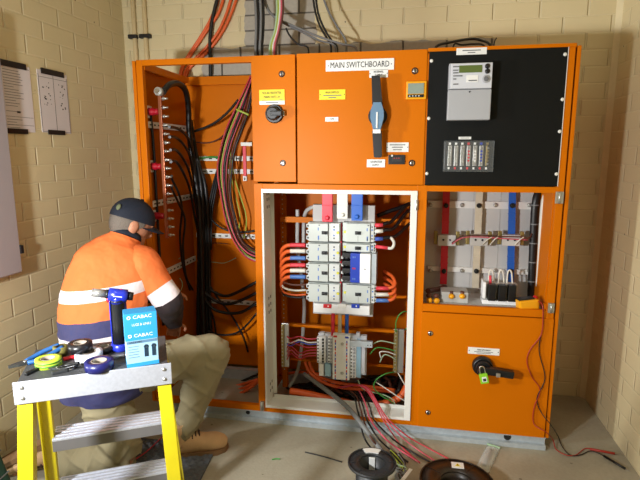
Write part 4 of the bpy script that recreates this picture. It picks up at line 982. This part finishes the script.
def st1(m, c, h):
    for i in range(7):
        a0 = math.radians(70+i*7); a1 = math.radians(77+i*7); P = [(c.x+math.cos(a)*q, c.y+math.sin(a)*q, h+.0002) for a, q in ((a0, .062), (a0, .092), (a1, .092), (a1, .062))]
        m.prism(P, (0, 0, .0045), 'white_label')
    m.box(c.x-.016, c.x+.010, c.y+.046, c.y+.053, h-.075, h-.012, 'white_label', .003)
def st2(m, c, h):
    x, y = c.x+.012, c.y+.112; m.box(x-.027, x+.027, y-.02, y+.02, h, h+.0045, 'white_label'); m.prism([(x-.012, y-.010, h+.0046), (x+.012, y-.010, h+.0046), (x, y+.012, h+.0046)], (0, 0, .0006), 'yellow_label'); m.prism([(x-.005, y-.006, h+.0052), (x+.005, y-.006, h+.0052), (x, y+.005, h+.0052)], (0, 0, .0005), 'ink')
c1 = at(372, 462, Z=.24); c2 = at(457, 480, Z=.09)
spool(V((c1.x, c1.y, 0)), .099, .24, .054, .066, 'spool_black', 'smaller black plastic cable reel on the floor before the open middle compartment', 's', st1)
spool(V((c2.x, c2.y, 0)), .160, .085, .07, .09, 'spool_brown', 'larger dark brown cable reel on the floor with triangle sticker', 'l', st2)
for i in range(12):
    random.seed(120+i); o = random.uniform(-6, 14)
    cable('wire', 'loose wire tangled on the floor between the two reels', [fl(386+o, 450+i*.8, .015), fl(396+o*.7, 459+i, .010+.003*(i % 4)), fl(405-o*.3, 467+i*.6, .018), fl(397+o*.3, 475, .010+.004*(i % 3)), fl(404+o*.5, 488, .012)], .0042, ('cab_gy', 'cab_grey', 'black_rubber', 'cab_palegreen', 'black_rubber', 'cab_grey')[i % 6], group='loose wires between the reels')
m = MB(); a = fl(401, 482, .075); b = fl(411, 469, .075); m.bar(a, b, .016, .003, 'white_label', V((1, 0, 0))); 
tag(m.build('plastic_strip'), 'small white plastic strip among the wires between the reels', 'strip')
# plastic packet
bg = MB(); A = fl(474, 470, .004); B = fl(489, 474, .004); C = fl(500, 449, .004); D = fl(487, 445, .004)
n_ = 12; T = []; L_ = []
for j in range(n_+1):
    r1 = []; r2 = []
    for i in range(n_+1):
        u, v = i/n_, j/n_; P = (A.lerp(B, u)).lerp(D.lerp(C, u), v); k = (math.sin(u*math.pi)*math.sin(v*math.pi))**.5
        P = V((P.x, P.y, .004)); r1.append(bg.bm.verts.new(P+V((0, 0, k*.028+.004*noise.noise(P*30)*k)))); r2.append(bg.bm.verts.new(P))
    T.append(r1); L_.append(r2)
fs = []
for j in range(n_):
    for i in range(n_): fs.append(bg.bm.faces.new([T[j][i], T[j][i+1], T[j+1][i+1], T[j+1][i]])); fs.append(bg.bm.faces.new([L_[j][i], L_[j+1][i], L_[j+1][i+1], L_[j][i+1]]))
bmesh.ops.remove_doubles(bg.bm, verts=bg.bm.verts[:], dist=.0008)
bg.fin(bg.bm.faces[:], 'clear_bag', True)
pb = thing('plastic_packet', 'clear plastic packet lying on the floor below the lower right door', 'packet', ((A.x+C.x)/2, (A.y+C.y)/2, 0))
bg.build('pouch', pb); MB().bar(D+V((0, 0, .006)), C+V((0, 0, .006)), .010, .004, 'cab_palegreen', V((0, 0, 1))).build('seal', pb)
MB().tube([A.lerp(D, .2).lerp(B.lerp(C, .2), .5)+V((0, 0, .008)), A.lerp(D, .8).lerp(B.lerp(C, .8), .5)+V((0, 0, .008))], .007, 'cab_grey').build('contents', pb)
# green bag at the left
t = thing('tool_bag', 'dark green folded fabric tool bag on the floor behind the ladder at the left', 'bag', (-1.72, -.93, 0))
Mg = Matrix.Translation((-1.735, -.93, .17)) @ Matrix.Rotation(math.radians(-18), 4, 'Y') @ Matrix.Rotation(math.radians(10), 4, 'Z')
MB().box(-.055, .055, -.13, .13, -.15, .17, 'bag_green', .02, Mg).build('body', t)
for zz in (-.06, .04, .11): MB().box(-.057, .057, -.132, .132, zz, zz+.006, 'cab_grey', .001, Mg).build('seam_band', t)

# ------------------------------------------------------------------ the step ladder
LA = at(12, 383, Z=.85); LB = at(171, 363, Z=.85)
lc = (LA+LB)/2; ang = math.atan2(LB.y-LA.y, LB.x-LA.x); LW = (LB-LA).length
Ml = Matrix.Translation((lc.x, lc.y, 0)) @ Matrix.Rotation(ang, 4, 'Z')
lad = thing('step_ladder', 'yellow fibreglass step ladder with aluminium top holding tools', 'ladder', (lc.x, lc.y, 0), rz=ang)
hw = LW/2; TD = .26
def lp(mb, name, label=None): return mb.build(name, lad, label, M=Ml)
m = MB(); m.box(-hw, hw, 0, .004, .782, .85, 'aluminium', .0015)
lp(m, 'front_plate', 'bright aluminium front plate')
lp(MB().box(-hw+.01, hw-.01, .0045, TD, .836, .848, 'tread', .002).box(-hw+.01, hw-.01, TD-.006, TD, .79, .836, 'tread_edge'), 'top_platform', 'dark grey platform')
for sx in (-1, 1):
    for z in (.800, .832):
        lp(MB().lathe([(.0065, 0), (.005, .003), (.002, .0045)], (sx*(hw-.022), 0, z), (0, -1, 0), 'zinc', 14), 'rivet')
for sx in (-1, 1):
    a = V((sx*(hw-.026), .026, .835)); b = V((sx*(hw+.012), -.13, .0))
    m = MB(); side = V((1, 0, 0))
    m.bar(a, b, .040, .006, 'ladder_yellow', side, .001)
    for e in (-1, 1): m.bar(a+V((e*.0185, .024, 0)), b+V((e*.0185, .024, 0)), .004, .044, 'ladder_yellow', side)
    lp(m, 'support_leg', 'yellow leg on the side toward the camera')
    MB_ = MB().box(b.x-.025, b.x+.025, b.y-.015, b.y+.04, 0, .03, 'black_rubber', .004); lp(MB_, 'foot_pad')
SR = {}
for sx in (-1, 1):
    a = V((sx*(hw-.032), .215, .835)); b = V((sx*(hw+.025), .50, .0)); SR[sx] = (a, b)
    m = MB(); m.bar(a, b, .040, .006, 'ladder_yellow', V((1, 0, 0)), .001)
    for e in (-1, 1): m.bar(a+V((e*.0185, -.016, 0)), b+V((e*.0185, -.016, 0)), .004, .028, 'ladder_yellow', V((1, 0, 0)))
    lp(m, 'rail', 'yellow climbing rail on the far side')
    lp(MB().box(b.x-.025, b.x+.025, b.y-.035, b.y+.02, 0, .03, 'black_rubber', .004), 'foot_pad')
for z in (.505, .245):
    q = (.835-z)/.835; y = .215+(.50-.215)*q; x = (hw-.032)+.057*q-.018
    m = MB(); m.box(-x, x, y-.05, y+.045, z-.006, z, 'aluminium', .001)
    for i in range(5): m.box(-x, x, y-.045+i*.02, y-.037+i*.02, z, z+.003, 'aluminium', .001)
    m.box(-x, x, y-.05, y-.044, z-.045, z-.006, 'tread_edge', .001).box(-x, x, y+.04, y+.045, z-.045, z-.006, 'tread_edge', .001)
    lp(m, 'step', 'ribbed aluminium step')
PZ = .8485
def on(px, py, dz=0): q = at(px, py, Z=PZ+dz); return q
def tape(px, py, ro, h, mt, label, z=PZ, stripe=None, core='card', tilt=None, dz=0):
    c = at(px, py, Z=z+h)
    t = thing('tape_roll', label, 'tape', (c.x, c.y, z))
    MB().ringsolid(ro, ro*.56, h, (c.x, c.y, z), (0, 0, 1), mt, 36).build('tape', t)
    MB().ringsolid(ro*.555, ro*.50, h+.0005, (c.x, c.y, z), (0, 0, 1), core, 30).build('core', t)
    if stripe:
        for zz in (.25, .62): MB().ringsolid(ro+.0006, ro-.002, h*.2, (c.x, c.y, z+h*zz), (0, 0, 1), stripe, 36).build('stripe', t)
    return c
tape(99, 360.5, .041, .026, 'tape_blue', 'dark blue insulating tape roll near the front edge of the ladder top')
cw = tape(88.5, 351.5, .041, .025, 'tape_white', 'white insulating tape roll underneath the black roll')
tape(80, 342.5, .036, .026, 'tape_black', 'black insulating tape roll stacked on the white roll', z=PZ+.0255)
tape(48, 358, .037, .024, 'tape_gy', 'green and yellow striped tape roll at the left of the ladder top', stripe='tape_green')
tape(104, 346, .030, .019, 'tape_black', 'black tape roll lying behind the white roll toward the gas torch')
tape(60, 346, .022, .030, 'tape_olive', 'olive coloured tape roll between the pliers and the black roll', core='tape_black')
# pliers
def plier(px, py, az, sc_, mt, label, zz=PZ):
    c = at(px, py, Z=zz+.006); t = thing('pliers', label, 'pliers', (c.x, c.y, zz), rz=0)
    M = Matrix.Translation((c.x, c.y, zz+.006)) @ Matrix.Rotation(az, 4, 'Z') @ Matrix.Diagonal((sc_, sc_, sc_, 1))
    for s_ in (-1, 1):
        MB().tube([V((.0, s_*.010, 0)), V((-.03, s_*.022, .004)), V((-.07, s_*.026, .014)), V((-.12, s_*.018, .026))], .0085, mt, seg=10).build('handle', t, M=M)
    MB().prism([(0, -.014, -.005), (.03, -.013, -.005), (.06, -.003, -.005), (.06, .003, -.005), (.03, .013, -.005), (0, .014, -.005), (-.012, .010, -.005), (-.012, -.010, -.005)], (0, 0, .010), 'plier_steel').cyl((.006, 0, -.005), (.006, 0, .0075), .006, 'zinc', seg=12).build('jaws', t, M=M)
plier(27, 362, math.radians(-122), .85, 'plier_blue', 'blue handled pliers at the left rear corner of the ladder top')
plier(58, 368, math.radians(-172), .5, 'black_plastic', 'small dark pliers beside the green and yellow tape', PZ)
# small clutter
for i, (px, py, mt, rz_, l) in enumerate(((70, 368, 'black_plastic', .2, 'small black tool bit lying before the white tape roll'), (60, 373, 'plier_steel', .3, 'small steel cutter blade at the front edge of the ladder top'), (71, 359, 'tag_red', .3, 'small red plastic piece tucked beside the white tape roll'), (117, 358, 'steel', .2, 'thin steel bit lying between the blue tape and the box'), (32, 373, 'black_plastic', .9, 'small black plastic part at the left front corner of the ladder top'))):
    c = on(px, py); M = Matrix.Translation((c.x, c.y, PZ)) @ Matrix.Rotation(rz_+ang, 4, 'Z'); m = MB()
    m.box(-.022, .022, -.006, .006, 0, .010, mt, .003, M); m.cyl(M @ V((.02, 0, .005)), M @ V((.04, 0, .005)), .0035, 'steel', seg=8)
    tag(m.build('tool_bit'), l, 'tool')
# gas torch
c = on(121, 349); 
t = thing('gas_torch', 'blue and black hand gas torch standing on the ladder top', 'torch', (c.x, c.y, PZ))
ub = V((math.cos(ang), math.sin(ang), 0))
MB().lathe([(.030, 0), (.031, .006), (.030, .020), (.026, .024)], (c.x, c.y, PZ), (0, 0, 1), 'torch_blue').build('base', t)
MB().lathe([(.022, .022), (.021, .08), (.0205, .165), (.022, .170)], (c.x, c.y, PZ), (0, 0, 1), 'black_plastic').build('grip', t)
for e in (-1, 1): MB().bar(V((c.x, c.y, PZ+.02))+ub*e*.022, V((c.x, c.y, PZ+.168))+ub*e*.022, .004, .012, 'torch_blue', V((1, 0, 0)), .001).build('grip_strip', t)
top = V((c.x, c.y, PZ+.186)); ta = (ub*-1+V((0, 0, .20))).normalized()
m = MB(); m.tube([top-ta*.032, top-ta*.018, top, top+ta*.026], .021, 'torch_blue', seg=18, spline=False); m.tube([V((c.x, c.y, PZ+.160)), top], .021, 'torch_blue', seg=16, spline=False, r1=.019)
m.build('head', t)
MB().cyl(top+ta*.026, top+ta*.034, .015, 'black_plastic').cyl(top+ta*.034, top+ta*.074, .0135, 'steel').cyl(top+ta*.072, top+ta*.076, .0135, 'steel').build('nozzle', t, 'steel burner tube')
MB().cyl(top-ta*.032, top-ta*.050, .015, 'black_plastic', r2=.013).build('knob', t)
MB().sphere(top+V((0, 0, -.02))+ta*.03, (.005, .005, .009), 'tag_red').build('trigger', t); MB().sphere(top+V((0, 0, .018))-ta*.012, (.007, .006, .004), 'tag_red').build('button', t)
m = MB(); Mt = Matrix.Translation(top-ta*.004+V((math.sin(ang), -math.cos(ang), 0))*.0205) @ Matrix.Rotation(ang, 4, 'Z') @ Matrix.Rotation(math.radians(-11), 4, 'Y').inverted() @ FRONT
m.box(-.015, .012, -.001, .001, -.0008, .0008, 'white_label', 0, Mt); m.build('marking', t)
# cardboard box of lugs
b0 = on(127.5, 368.2); b1 = on(159, 363); bw = (b1-b0).length; ba_ = math.atan2(b1.y-b0.y, b1.x-b0.x)
hz_ = .168
t = thing('lug_box', 'pale blue cardboard box of lugs and links at the ladder top right end', 'box', ((b0.x+b1.x)/2, (b0.y+b1.y)/2, PZ))
Mb = Matrix.Translation((b0.x, b0.y, PZ)) @ Matrix.Rotation(ba_, 4, 'Z')
Mf = Mb @ FRONT
m = MB(); m.box(0, bw, 0, .055, 0, hz_, 'box_pale', .001)
m.box(-.0006, bw+.0006, -.0006, .0556, hz_*.50, hz_+.0006, 'box_blue').box(-.0006, bw+.0006, -.0006, .0556, 0, hz_*.07, 'box_blue').build('carton', t, M=Mb)
def bt(body, size, x, z, mt, sx=1): MB().text(body, size, Mb @ ftext(x, -.0009, z), mt, .0004, sx=sx).build('lettering', t)
bt('CABAC', .0145, bw*.56, hz_*.93, 'white_label', 1.15); bt('LUGS & LINKS', .0105, bw*.52, hz_*.79, 'white_label', .85); bt('CABAC', .0145, bw*.56, hz_*.585, 'white_label', 1.15)
for z in (.93, .585): MB().ringsolid(.0055, .003, .0008, Mb @ V((bw*.14, -.0002, hz_*z)), Mb.to_3x3() @ V((0, -1, 0)), 'white_label', 18).build('logo', t)
m = MB()
m.box(bw*.03, bw*.97, -.0009, -.0003, hz_*.44, hz_*.49, 'blue_grey', 0, Mb); bt('LUGS & LINKS', .0075, bw*.30, hz_*.465, 'ink', .8)
for x in (.62, .86):
    k_ = MB(); k_.box(bw*(x-.06), bw*(x+.06), -.0012, -.0003, hz_*.17, hz_*.38, 'box_navy', 0, Mb); k_.ringsolid(bw*.075, bw*.03, .0011, Mb @ V((bw*x, -.0002, hz_*.36)), Mb.to_3x3() @ V((0, -1, 0)), 'box_navy', 18); k_.build('lug_picture', t)
for i in range(5): m.box(bw*.07, bw*(.40-.03*(i % 2)), -.0009, -.0003, hz_*(.38-.05*i), hz_*(.39-.05*i), 'blue_grey', 0, Mb)
m.build('print', t, 'white and navy printing')

# ------------------------------------------------------------------ the kneeling worker
per = thing('person', 'worker in orange hi-vis shirt, navy cap and khaki trousers kneeling at the open left bay', 'person', (-1.30, -.45, 0))
# joints
PEL = V((-1.38, -.52, .50)); RHIP = V((-1.375, -.555, .46)); LHIP = V((-1.29, -.46, .47))
RKN = V((-1.295, -.555, .092)); RAN = V((-1.60, -.640, .088)); LKN = V((-.945, -.280, .525)); LAN = V((-1.085, -.335, .12))
SHR = V((-1.222, -.415, .985)); SHL = V((-1.475, -.385, .98)); NECK = V((-1.315, -.365, 1.10)); HEAD = V((-1.316, -.325, 1.152))
ELR = V((-1.105, -.40, .815)); WRR = V((-1.185, -.20, .635)); ELL = V((-1.50, -.17, .80)); WRL = V((-1.345, -.045, .72))
fdir = V((.55, .70, -.48)).normalized(); hr = fdir.cross(V((0, 0, 1))).normalized(); hu = hr.cross(fdir)
HM = Matrix((hr, fdir, hu)).transposed().to_4x4()      # x right, y forward, z up
def H(x, y, z): return HEAD+hr*x+fdir*y+hu*z
body = MB(); S = 'skin'
body.loft([(PEL-V((0, 0, .08)), .13, .11, 0), (PEL, .15, .12, 0), (PEL.lerp(NECK, .5), .15, .11, 0), (NECK-V((.03, .03, .10)), .17, .10, 0), (NECK, .06, .06, 0)], S, seg=20)
body.tube([NECK-V((0, 0, .05)), NECK.lerp(HEAD, .5), HEAD], .060, S, seg=16)
for a, b, c, r in ((SHR, ELR, WRR, (.055, .042, .030)), (SHL, ELL, WRL, (.055, .042, .030))):
    body.tube([NECK-V((0, 0, .09)), a], .055, S, seg=14, spline=False); body.tube([a, b], r[0], S, seg=14, spline=False, r1=r[1]); body.tube([b, c], r[1], S, seg=14, spline=False, r1=r[2]); body.sphere(a, .056, S); body.sphere(b, .043, S)
for a, b, c in ((RHIP, RKN, RAN), (LHIP, LKN, LAN)):
    body.tube([a, b], .085, S, seg=14, spline=False, r1=.058); body.tube([b, c], .056, S, seg=14, spline=False, r1=.04); body.sphere(b, .058, S); body.sphere(a, .09, S)
body.tube([LAN, LAN+V((.03, .012, -.07)), LAN+V((.14, .06, -.085))], .036, S, seg=12); body.tube([RAN, RAN+V((-.06, -.02, .01)), RAN+V((-.16, -.05, -.035))], .032, S, seg=12)
# head
body.sphere(HEAD+hu*.015, (.077, .098, .105), S, HM, 24); body.sphere(H(0, .028, -.055), (.058, .070, .062), S, HM, 20)
body.sphere(H(0, .098, -.012), (.013, .022, .022), S, HM); body.tube([H(0, .092, .03), H(0, .113, -.018)], .010, S, spline=False, r1=.014)
body.sphere(H(0, .088, -.062), (.024, .012, .006), S, HM); body.sphere(H(0, .086, -.074), (.022, .011, .006), S, HM); body.sphere(H(0, .082, -.10), (.024, .02, .018), S, HM)
for e in (-1, 1):
    body.sphere(H(e*.081, -.012, -.008), (.010, .022, .032), S, HM); body.sphere(H(e*.033, .084, .032), (.018, .010, .007), S, HM)
# hands
def hand(wr, fwd, upv):
    f = fwd.normalized(); r = f.cross(upv).normalized(); u = r.cross(f)
    palm = wr+f*.05
    body.sphere(palm, (.042, .052, .017), S, Matrix((r, f, u)).transposed().to_4x4())
    for i, (o, L) in enumerate(((-.031, .058), (-.011, .072), (.010, .076), (.030, .066))):
        b0 = palm+r*o+f*.042; p1 = b0+f*L*.45-u*.008; p2 = p1+f*L*.30-u*.020; p3 = p2+f*L*.08-u*.022
        body.tube([palm+r*o*.7, b0, p1, p2, p3], .0088, S, seg=8, res=3, r1=.0072)
    e = r*.036; body.tube([wr+f*.022+e*.5, wr+f*.04+e*1.35-u*.006, wr+f*.062+e*1.75-u*.016, wr+f*.086+e*1.6-u*.022], .0105, S, seg=8, res=3, r1=.008)
hand(WRR, V((-.35, .75, -.5)), V((.2, 0, 1))); hand(WRL, V((.6, .6, 0)), V((0, 0, 1)))
bo = body.build('body', per)
remesh(bo, .0065, 3)
# eyes
for e in (-1, 1):
    MB().sphere(H(e*.032, .086, .018), (.012, .008, .009), 'white_label', HM).sphere(H(e*.032, .0935, .017), (.005, .003, .005), 'lace', HM).build('eye', per)
# shirt
def ttor(p):
    z = p.z-.10*(p.x+1.40)
    return max(0.0, min(.79, (z-.33)*.55+.0)) if z < 1.6 else .5
sh = MB()
sd = V((1, .12, 0))
R_ = [(V((-1.385, -.53, .395)), .188, .160, 0), (V((-1.383, -.53, .48)), .195, .175, 0), (V((-1.380, -.515, .62)), .190, .165, 0), (V((-1.374, -.50, .78)), .195, .155, 0), (V((-1.360, -.465, .90)), .195, .140, 0), (V((-1.342, -.425, .995)), .182, .118, 0), (V((-1.333, -.392, 1.052)), .132, .090, 0), (V((-1.324, -.375, 1.085)), .080, .075, 0), (V((-1.320, -.368, 1.10)), .070, .066, 0)]
def bands(z):   # z (tilt corrected) -> uv v
    tab = [(.30, 0.0), (.640, .199), (.690, .237), (.765, .291), (.845, .404), (.900, .456), (1.2, .79)]
    for (z0, v0), (z1, v1) in zip(tab, tab[1:]):
        if z <= z1: return v0+(v1-v0)*max(0, (z-z0))/(z1-z0)
    return .79
sh.loft(R_, 'hivis', side=sd, seg=56, sub=9, tfun=lambda p: bands(p.z-.12*(p.x+1.40)), cap=False)
def sleeve(A, B, C, r0, r1, r2):
    A0 = A+(NECK-V((0, 0, .08))-A)*.6
    sh.loft([(A0, r0*.72, r0*.72, .97), (A, r0*.98, r0*.96, .97), (A.lerp(B, .35), r0*.95, r0*.92, .97), (A.lerp(B, .70), r1*1.05, r1*1.05, .952), (A.lerp(B, .98), r1, r1, .878), (B+(C-B)*.12, r1*.95, r1*.95, .85), (B+(C-B)*.5, r1*.85, r1*.85, .83), (C, r2, r2, .82)], 'hivis', seg=28, sub=5, side=V((0, 1, .3)), cap=False)
sleeve(SHR, ELR, WRR, .088, .068, .046); sleeve(SHL, ELL, WRL, .088, .068, .046)
bmesh.ops.recalc_face_normals(sh.bm, faces=sh.bm.faces[:])
for v in sh.bm.verts:
    p = v.co
    v.co = p+v.normal*(.007*noise.noise(V((p.x*9, p.y*9, p.z*6)))+.004*noise.noise(V((p.x*22, p.y*22, p.z*9)))+.0035*math.sin((p.x*1.0+p.z*1.7)*55+5*noise.noise(p*7))*max(0, min(1, (.95-p.z)*3)))
so = sh.build('shirt', per, 'orange and navy hi-vis work shirt with silver bands')
col = MB(); col.lathe([(.066, .0), (.070, .012), (.066, .030), (.060, .030), (.060, 0)], NECK-V((.004, .006, .016)), (HEAD-NECK), 'cap_navy', 28, closed=True); col.build('collar', per, 'navy shirt collar')
# trousers
tr = MB(); K = 'khaki'
tr.sphere(PEL+V((0, 0, -.03)), (.175, .15, .13), K, seg=20)
tr.loft([(RHIP+V((0, 0, .06)), .125, .12, 0), (RHIP, .125, .12, 0), (RHIP.lerp(RKN, .55), .105, .105, 0), (RKN+V((0, 0, .06)), .09, .095, 0), (RKN+V((.0, 0, .02)), .085, .08, 0)], K)
tr.loft([(RKN+V((.045, .015, .0)), .078, .070, 0), (RKN+V((-.05, -.01, .004)), .090, .080, 0), (RKN.lerp(RAN, .5), .088, .078, 0), (RAN, .075, .07, 0)], K, side=V((0, 1, 0)))
tr.loft([(LHIP-(LKN-LHIP)*.15, .12, .12, 0), (LHIP, .122, .12, 0), (LHIP.lerp(LKN, .5), .108, .106, 0), (LKN, .088, .09, 0), (LKN+(LKN-LHIP).normalized()*.05, .06, .065, 0)], K, side=V((0, 1, 0)))
tr.loft([(LKN+V((.01, .005, .055)), .06, .06, 0), (LKN, .092, .088, 0), (LKN.lerp(LAN, .35), .088, .084, 0), (LKN.lerp(LAN, .7), .074, .072, 0), (LAN, .066, .064, 0), (LAN+V((-.004, -.003, -.03)), .068, .066, 0)], K, side=V((0, 1, 0)))
to = tr.build('trousers', per, 'khaki work trousers')
SEGS = [(RHIP, RKN), (RKN, RAN), (LHIP, LKN), (LKN, LAN)]
def fold(p0):
    p = rootM(per) @ p0; best = None
    for k, (a, b) in enumerate(SEGS):
        d = b-a; t = max(0, min(1, (p-a).dot(d)/d.length_squared)); q = (p-a-d*t).length
        if best is None or q < best[0]: best = (q, k, t, a, d)
    q, k, t, a, d = best; dn = d.normalized(); u = dn.cross(V((.3, .2, 1))).normalized(); v = dn.cross(u); r = p-a-d*t
    th = math.atan2(r.dot(v), r.dot(u)); sgn = (1, -1, 1, -1)[k]
    w1 = 1-abs(math.sin(2*th+sgn*t*7+1.6*noise.noise(p*7)+k)); w2 = 1-abs(math.sin(1*th-sgn*t*11+1.5*noise.noise(p*6)+2*k))
    return .013*(w1**3-.22)*(.5+.8*abs(noise.noise(p*5)+.2))+.009*(w2**4-.18)+.003*noise.noise(p*20)
remesh(to, .008, 5, fold)
if min((rootM(per) @ v.co).z for v in to.data.vertices) < .016:
    for v in to.data.vertices:
        z = (rootM(per) @ v.co).z
        if z < .018: v.co.z += .018-z
pf = at(178, 341, Y=-.36); Mq = Matrix.Translation(pf) 
m = MB(); m.bar(LHIP.lerp(LKN, .28)+V((.0, -.05, .105)), LHIP.lerp(LKN, .52)+V((.0, -.05, .104)), .050, .008, K, V((0, 1, -.35)), .002); m.build('pocket_flap', per)
# boots
def boot(M, name):
    b = MB()
    b.loft([(V((-.082, 0, .055)), .020, .030, 0), (V((-.070, 0, .055)), .036, .045, 0), (V((-.02, 0, .055)), .042, .048, 0), (V((.05, 0, .052)), .046, .046, 0), (V((.11, 0, .045)), .052, .036, 0), (V((.165, 0, .042)), .053, .034, 0), (V((.205, 0, .036)), .040, .026, 0), (V((.222, 0, .033)), .018, .014, 0)], 'boot_tan', side=V((0, 1, 0)), seg=22)
    b.loft([(V((-.012, 0, .05)), .046, .056, 0), (V((-.018, 0, .10)), .046, .054, 0), (V((-.022, 0, .145)), .048, .056, 0)], 'boot_tan', side=V((0, 1, 0)), seg=22)
    o = b.build('boot', per, 'tan leather work boot', M=M)
    out = [(-.088, .0), (-.08, .028), (-.05, .041), (.02, .043), (.10, .054), (.17, .056), (.212, .036), (.228, 0), (.212, -.036), (.17, -.056), (.10, -.054), (.02, -.043), (-.05, -.041), (-.08, -.028)]
    MB().prism([(x, y, 0) for x, y in out], (0, 0, .020), 'sole').build('sole', o, 'brown rubber sole', M=M)
    l = MB()
    for i in range(4): l.tube([V((.035+i*.018, -.034, .084-i*.006)), V((.03+i*.018, 0, .116-i*.006)), V((.035+i*.018, .034, .084-i*.006))], .0042, 'lace', seg=6)
    l.sphere((.03, .0, .108), (.012, .02, .010), 'lace'); l.build('laces', o, M=M)
    return o
boot(Matrix.Translation((-1.090, -.362, .0)) @ Matrix.Rotation(math.atan2(.13, .28), 4, 'Z') @ Matrix.Diagonal((1, 1, 1.2, 1)), 'boot')
bx_ = V((-.86, -.27, -.40)).normalized(); by_ = V((.3, -.95, 0)); bz_ = bx_.cross(by_).normalized(); by_ = bz_.cross(bx_)
if bz_.z > 0: by_ = -by_; bz_ = -bz_
Mr = Matrix((bx_, by_, bz_)).transposed().to_4x4(); Mr.translation = RAN-bz_*.098+V((.0, 0, .004))
boot(Mr, 'boot')
# hair and cap
hm = MB(); hm.sphere(HEAD+hu*.015-fdir*.003, (.0815, .1005, .108), 'hair', HM, 28)
def cut(mb, p, nrm): bmesh.ops.bisect_plane(mb.bm, geom=mb.bm.verts[:]+mb.bm.edges[:]+mb.bm.faces[:], plane_co=p, plane_no=nrm, clear_outer=True)
cut(hm, H(0, -.05, -.066), -hu+fdir*.9); cut(hm, H(0, .035, 0), fdir)
hm.build('hair', per, 'short greying hair')
cp = MB(); cp.sphere(HEAD+hu*.030-fdir*.002, (.0885, .108, .100), 'cap_navy', HM, 32)
cut(cp, H(0, .10, .034), -hu+fdir*.12)
# visor
vz = []; n_ = 14
for i in range(n_+1):
    an = math.pi*i/n_; vz.append((math.cos(an)*.080, math.sin(an)))
topv = []; 
for j in range(5):
    q = j/4; row = []
    for cx_, sn in vz:
        y = .075+sn*(.028+.068*q); row.append(cp.bm.verts.new(H(cx_*(1-.06*q), y-.045*(1-sn), .036-.010*q*sn-.010*(1-sn)-.02*(cx_/.08)**2)))
    topv.append(row)
fs = []
for j in range(4):
    for i in range(n_): fs.append(cp.bm.faces.new([topv[j][i], topv[j][i+1], topv[j+1][i+1], topv[j+1][i]]))
ex = bmesh.ops.extrude_face_region(cp.bm, geom=fs)
for v in [g for g in ex['geom'] if isinstance(g, bmesh.types.BMVert)]: v.co -= hu*.004
cp.fin(cp.bm.faces[:], 'cap_navy', True)
co = cp.build('cap', per, 'navy baseball cap')
lg = MB(); lg.sphere(H(.032, -.098, .052), (.020, .008, .016), 'cap_logo', HM, 14); lg.build('emblem', co, 'small yellowish emblem at the back of the cap')
MB().sphere(H(0, .004, .131), (.009, .009, .006), 'cap_navy', HM, 12).build('cap_button', co)
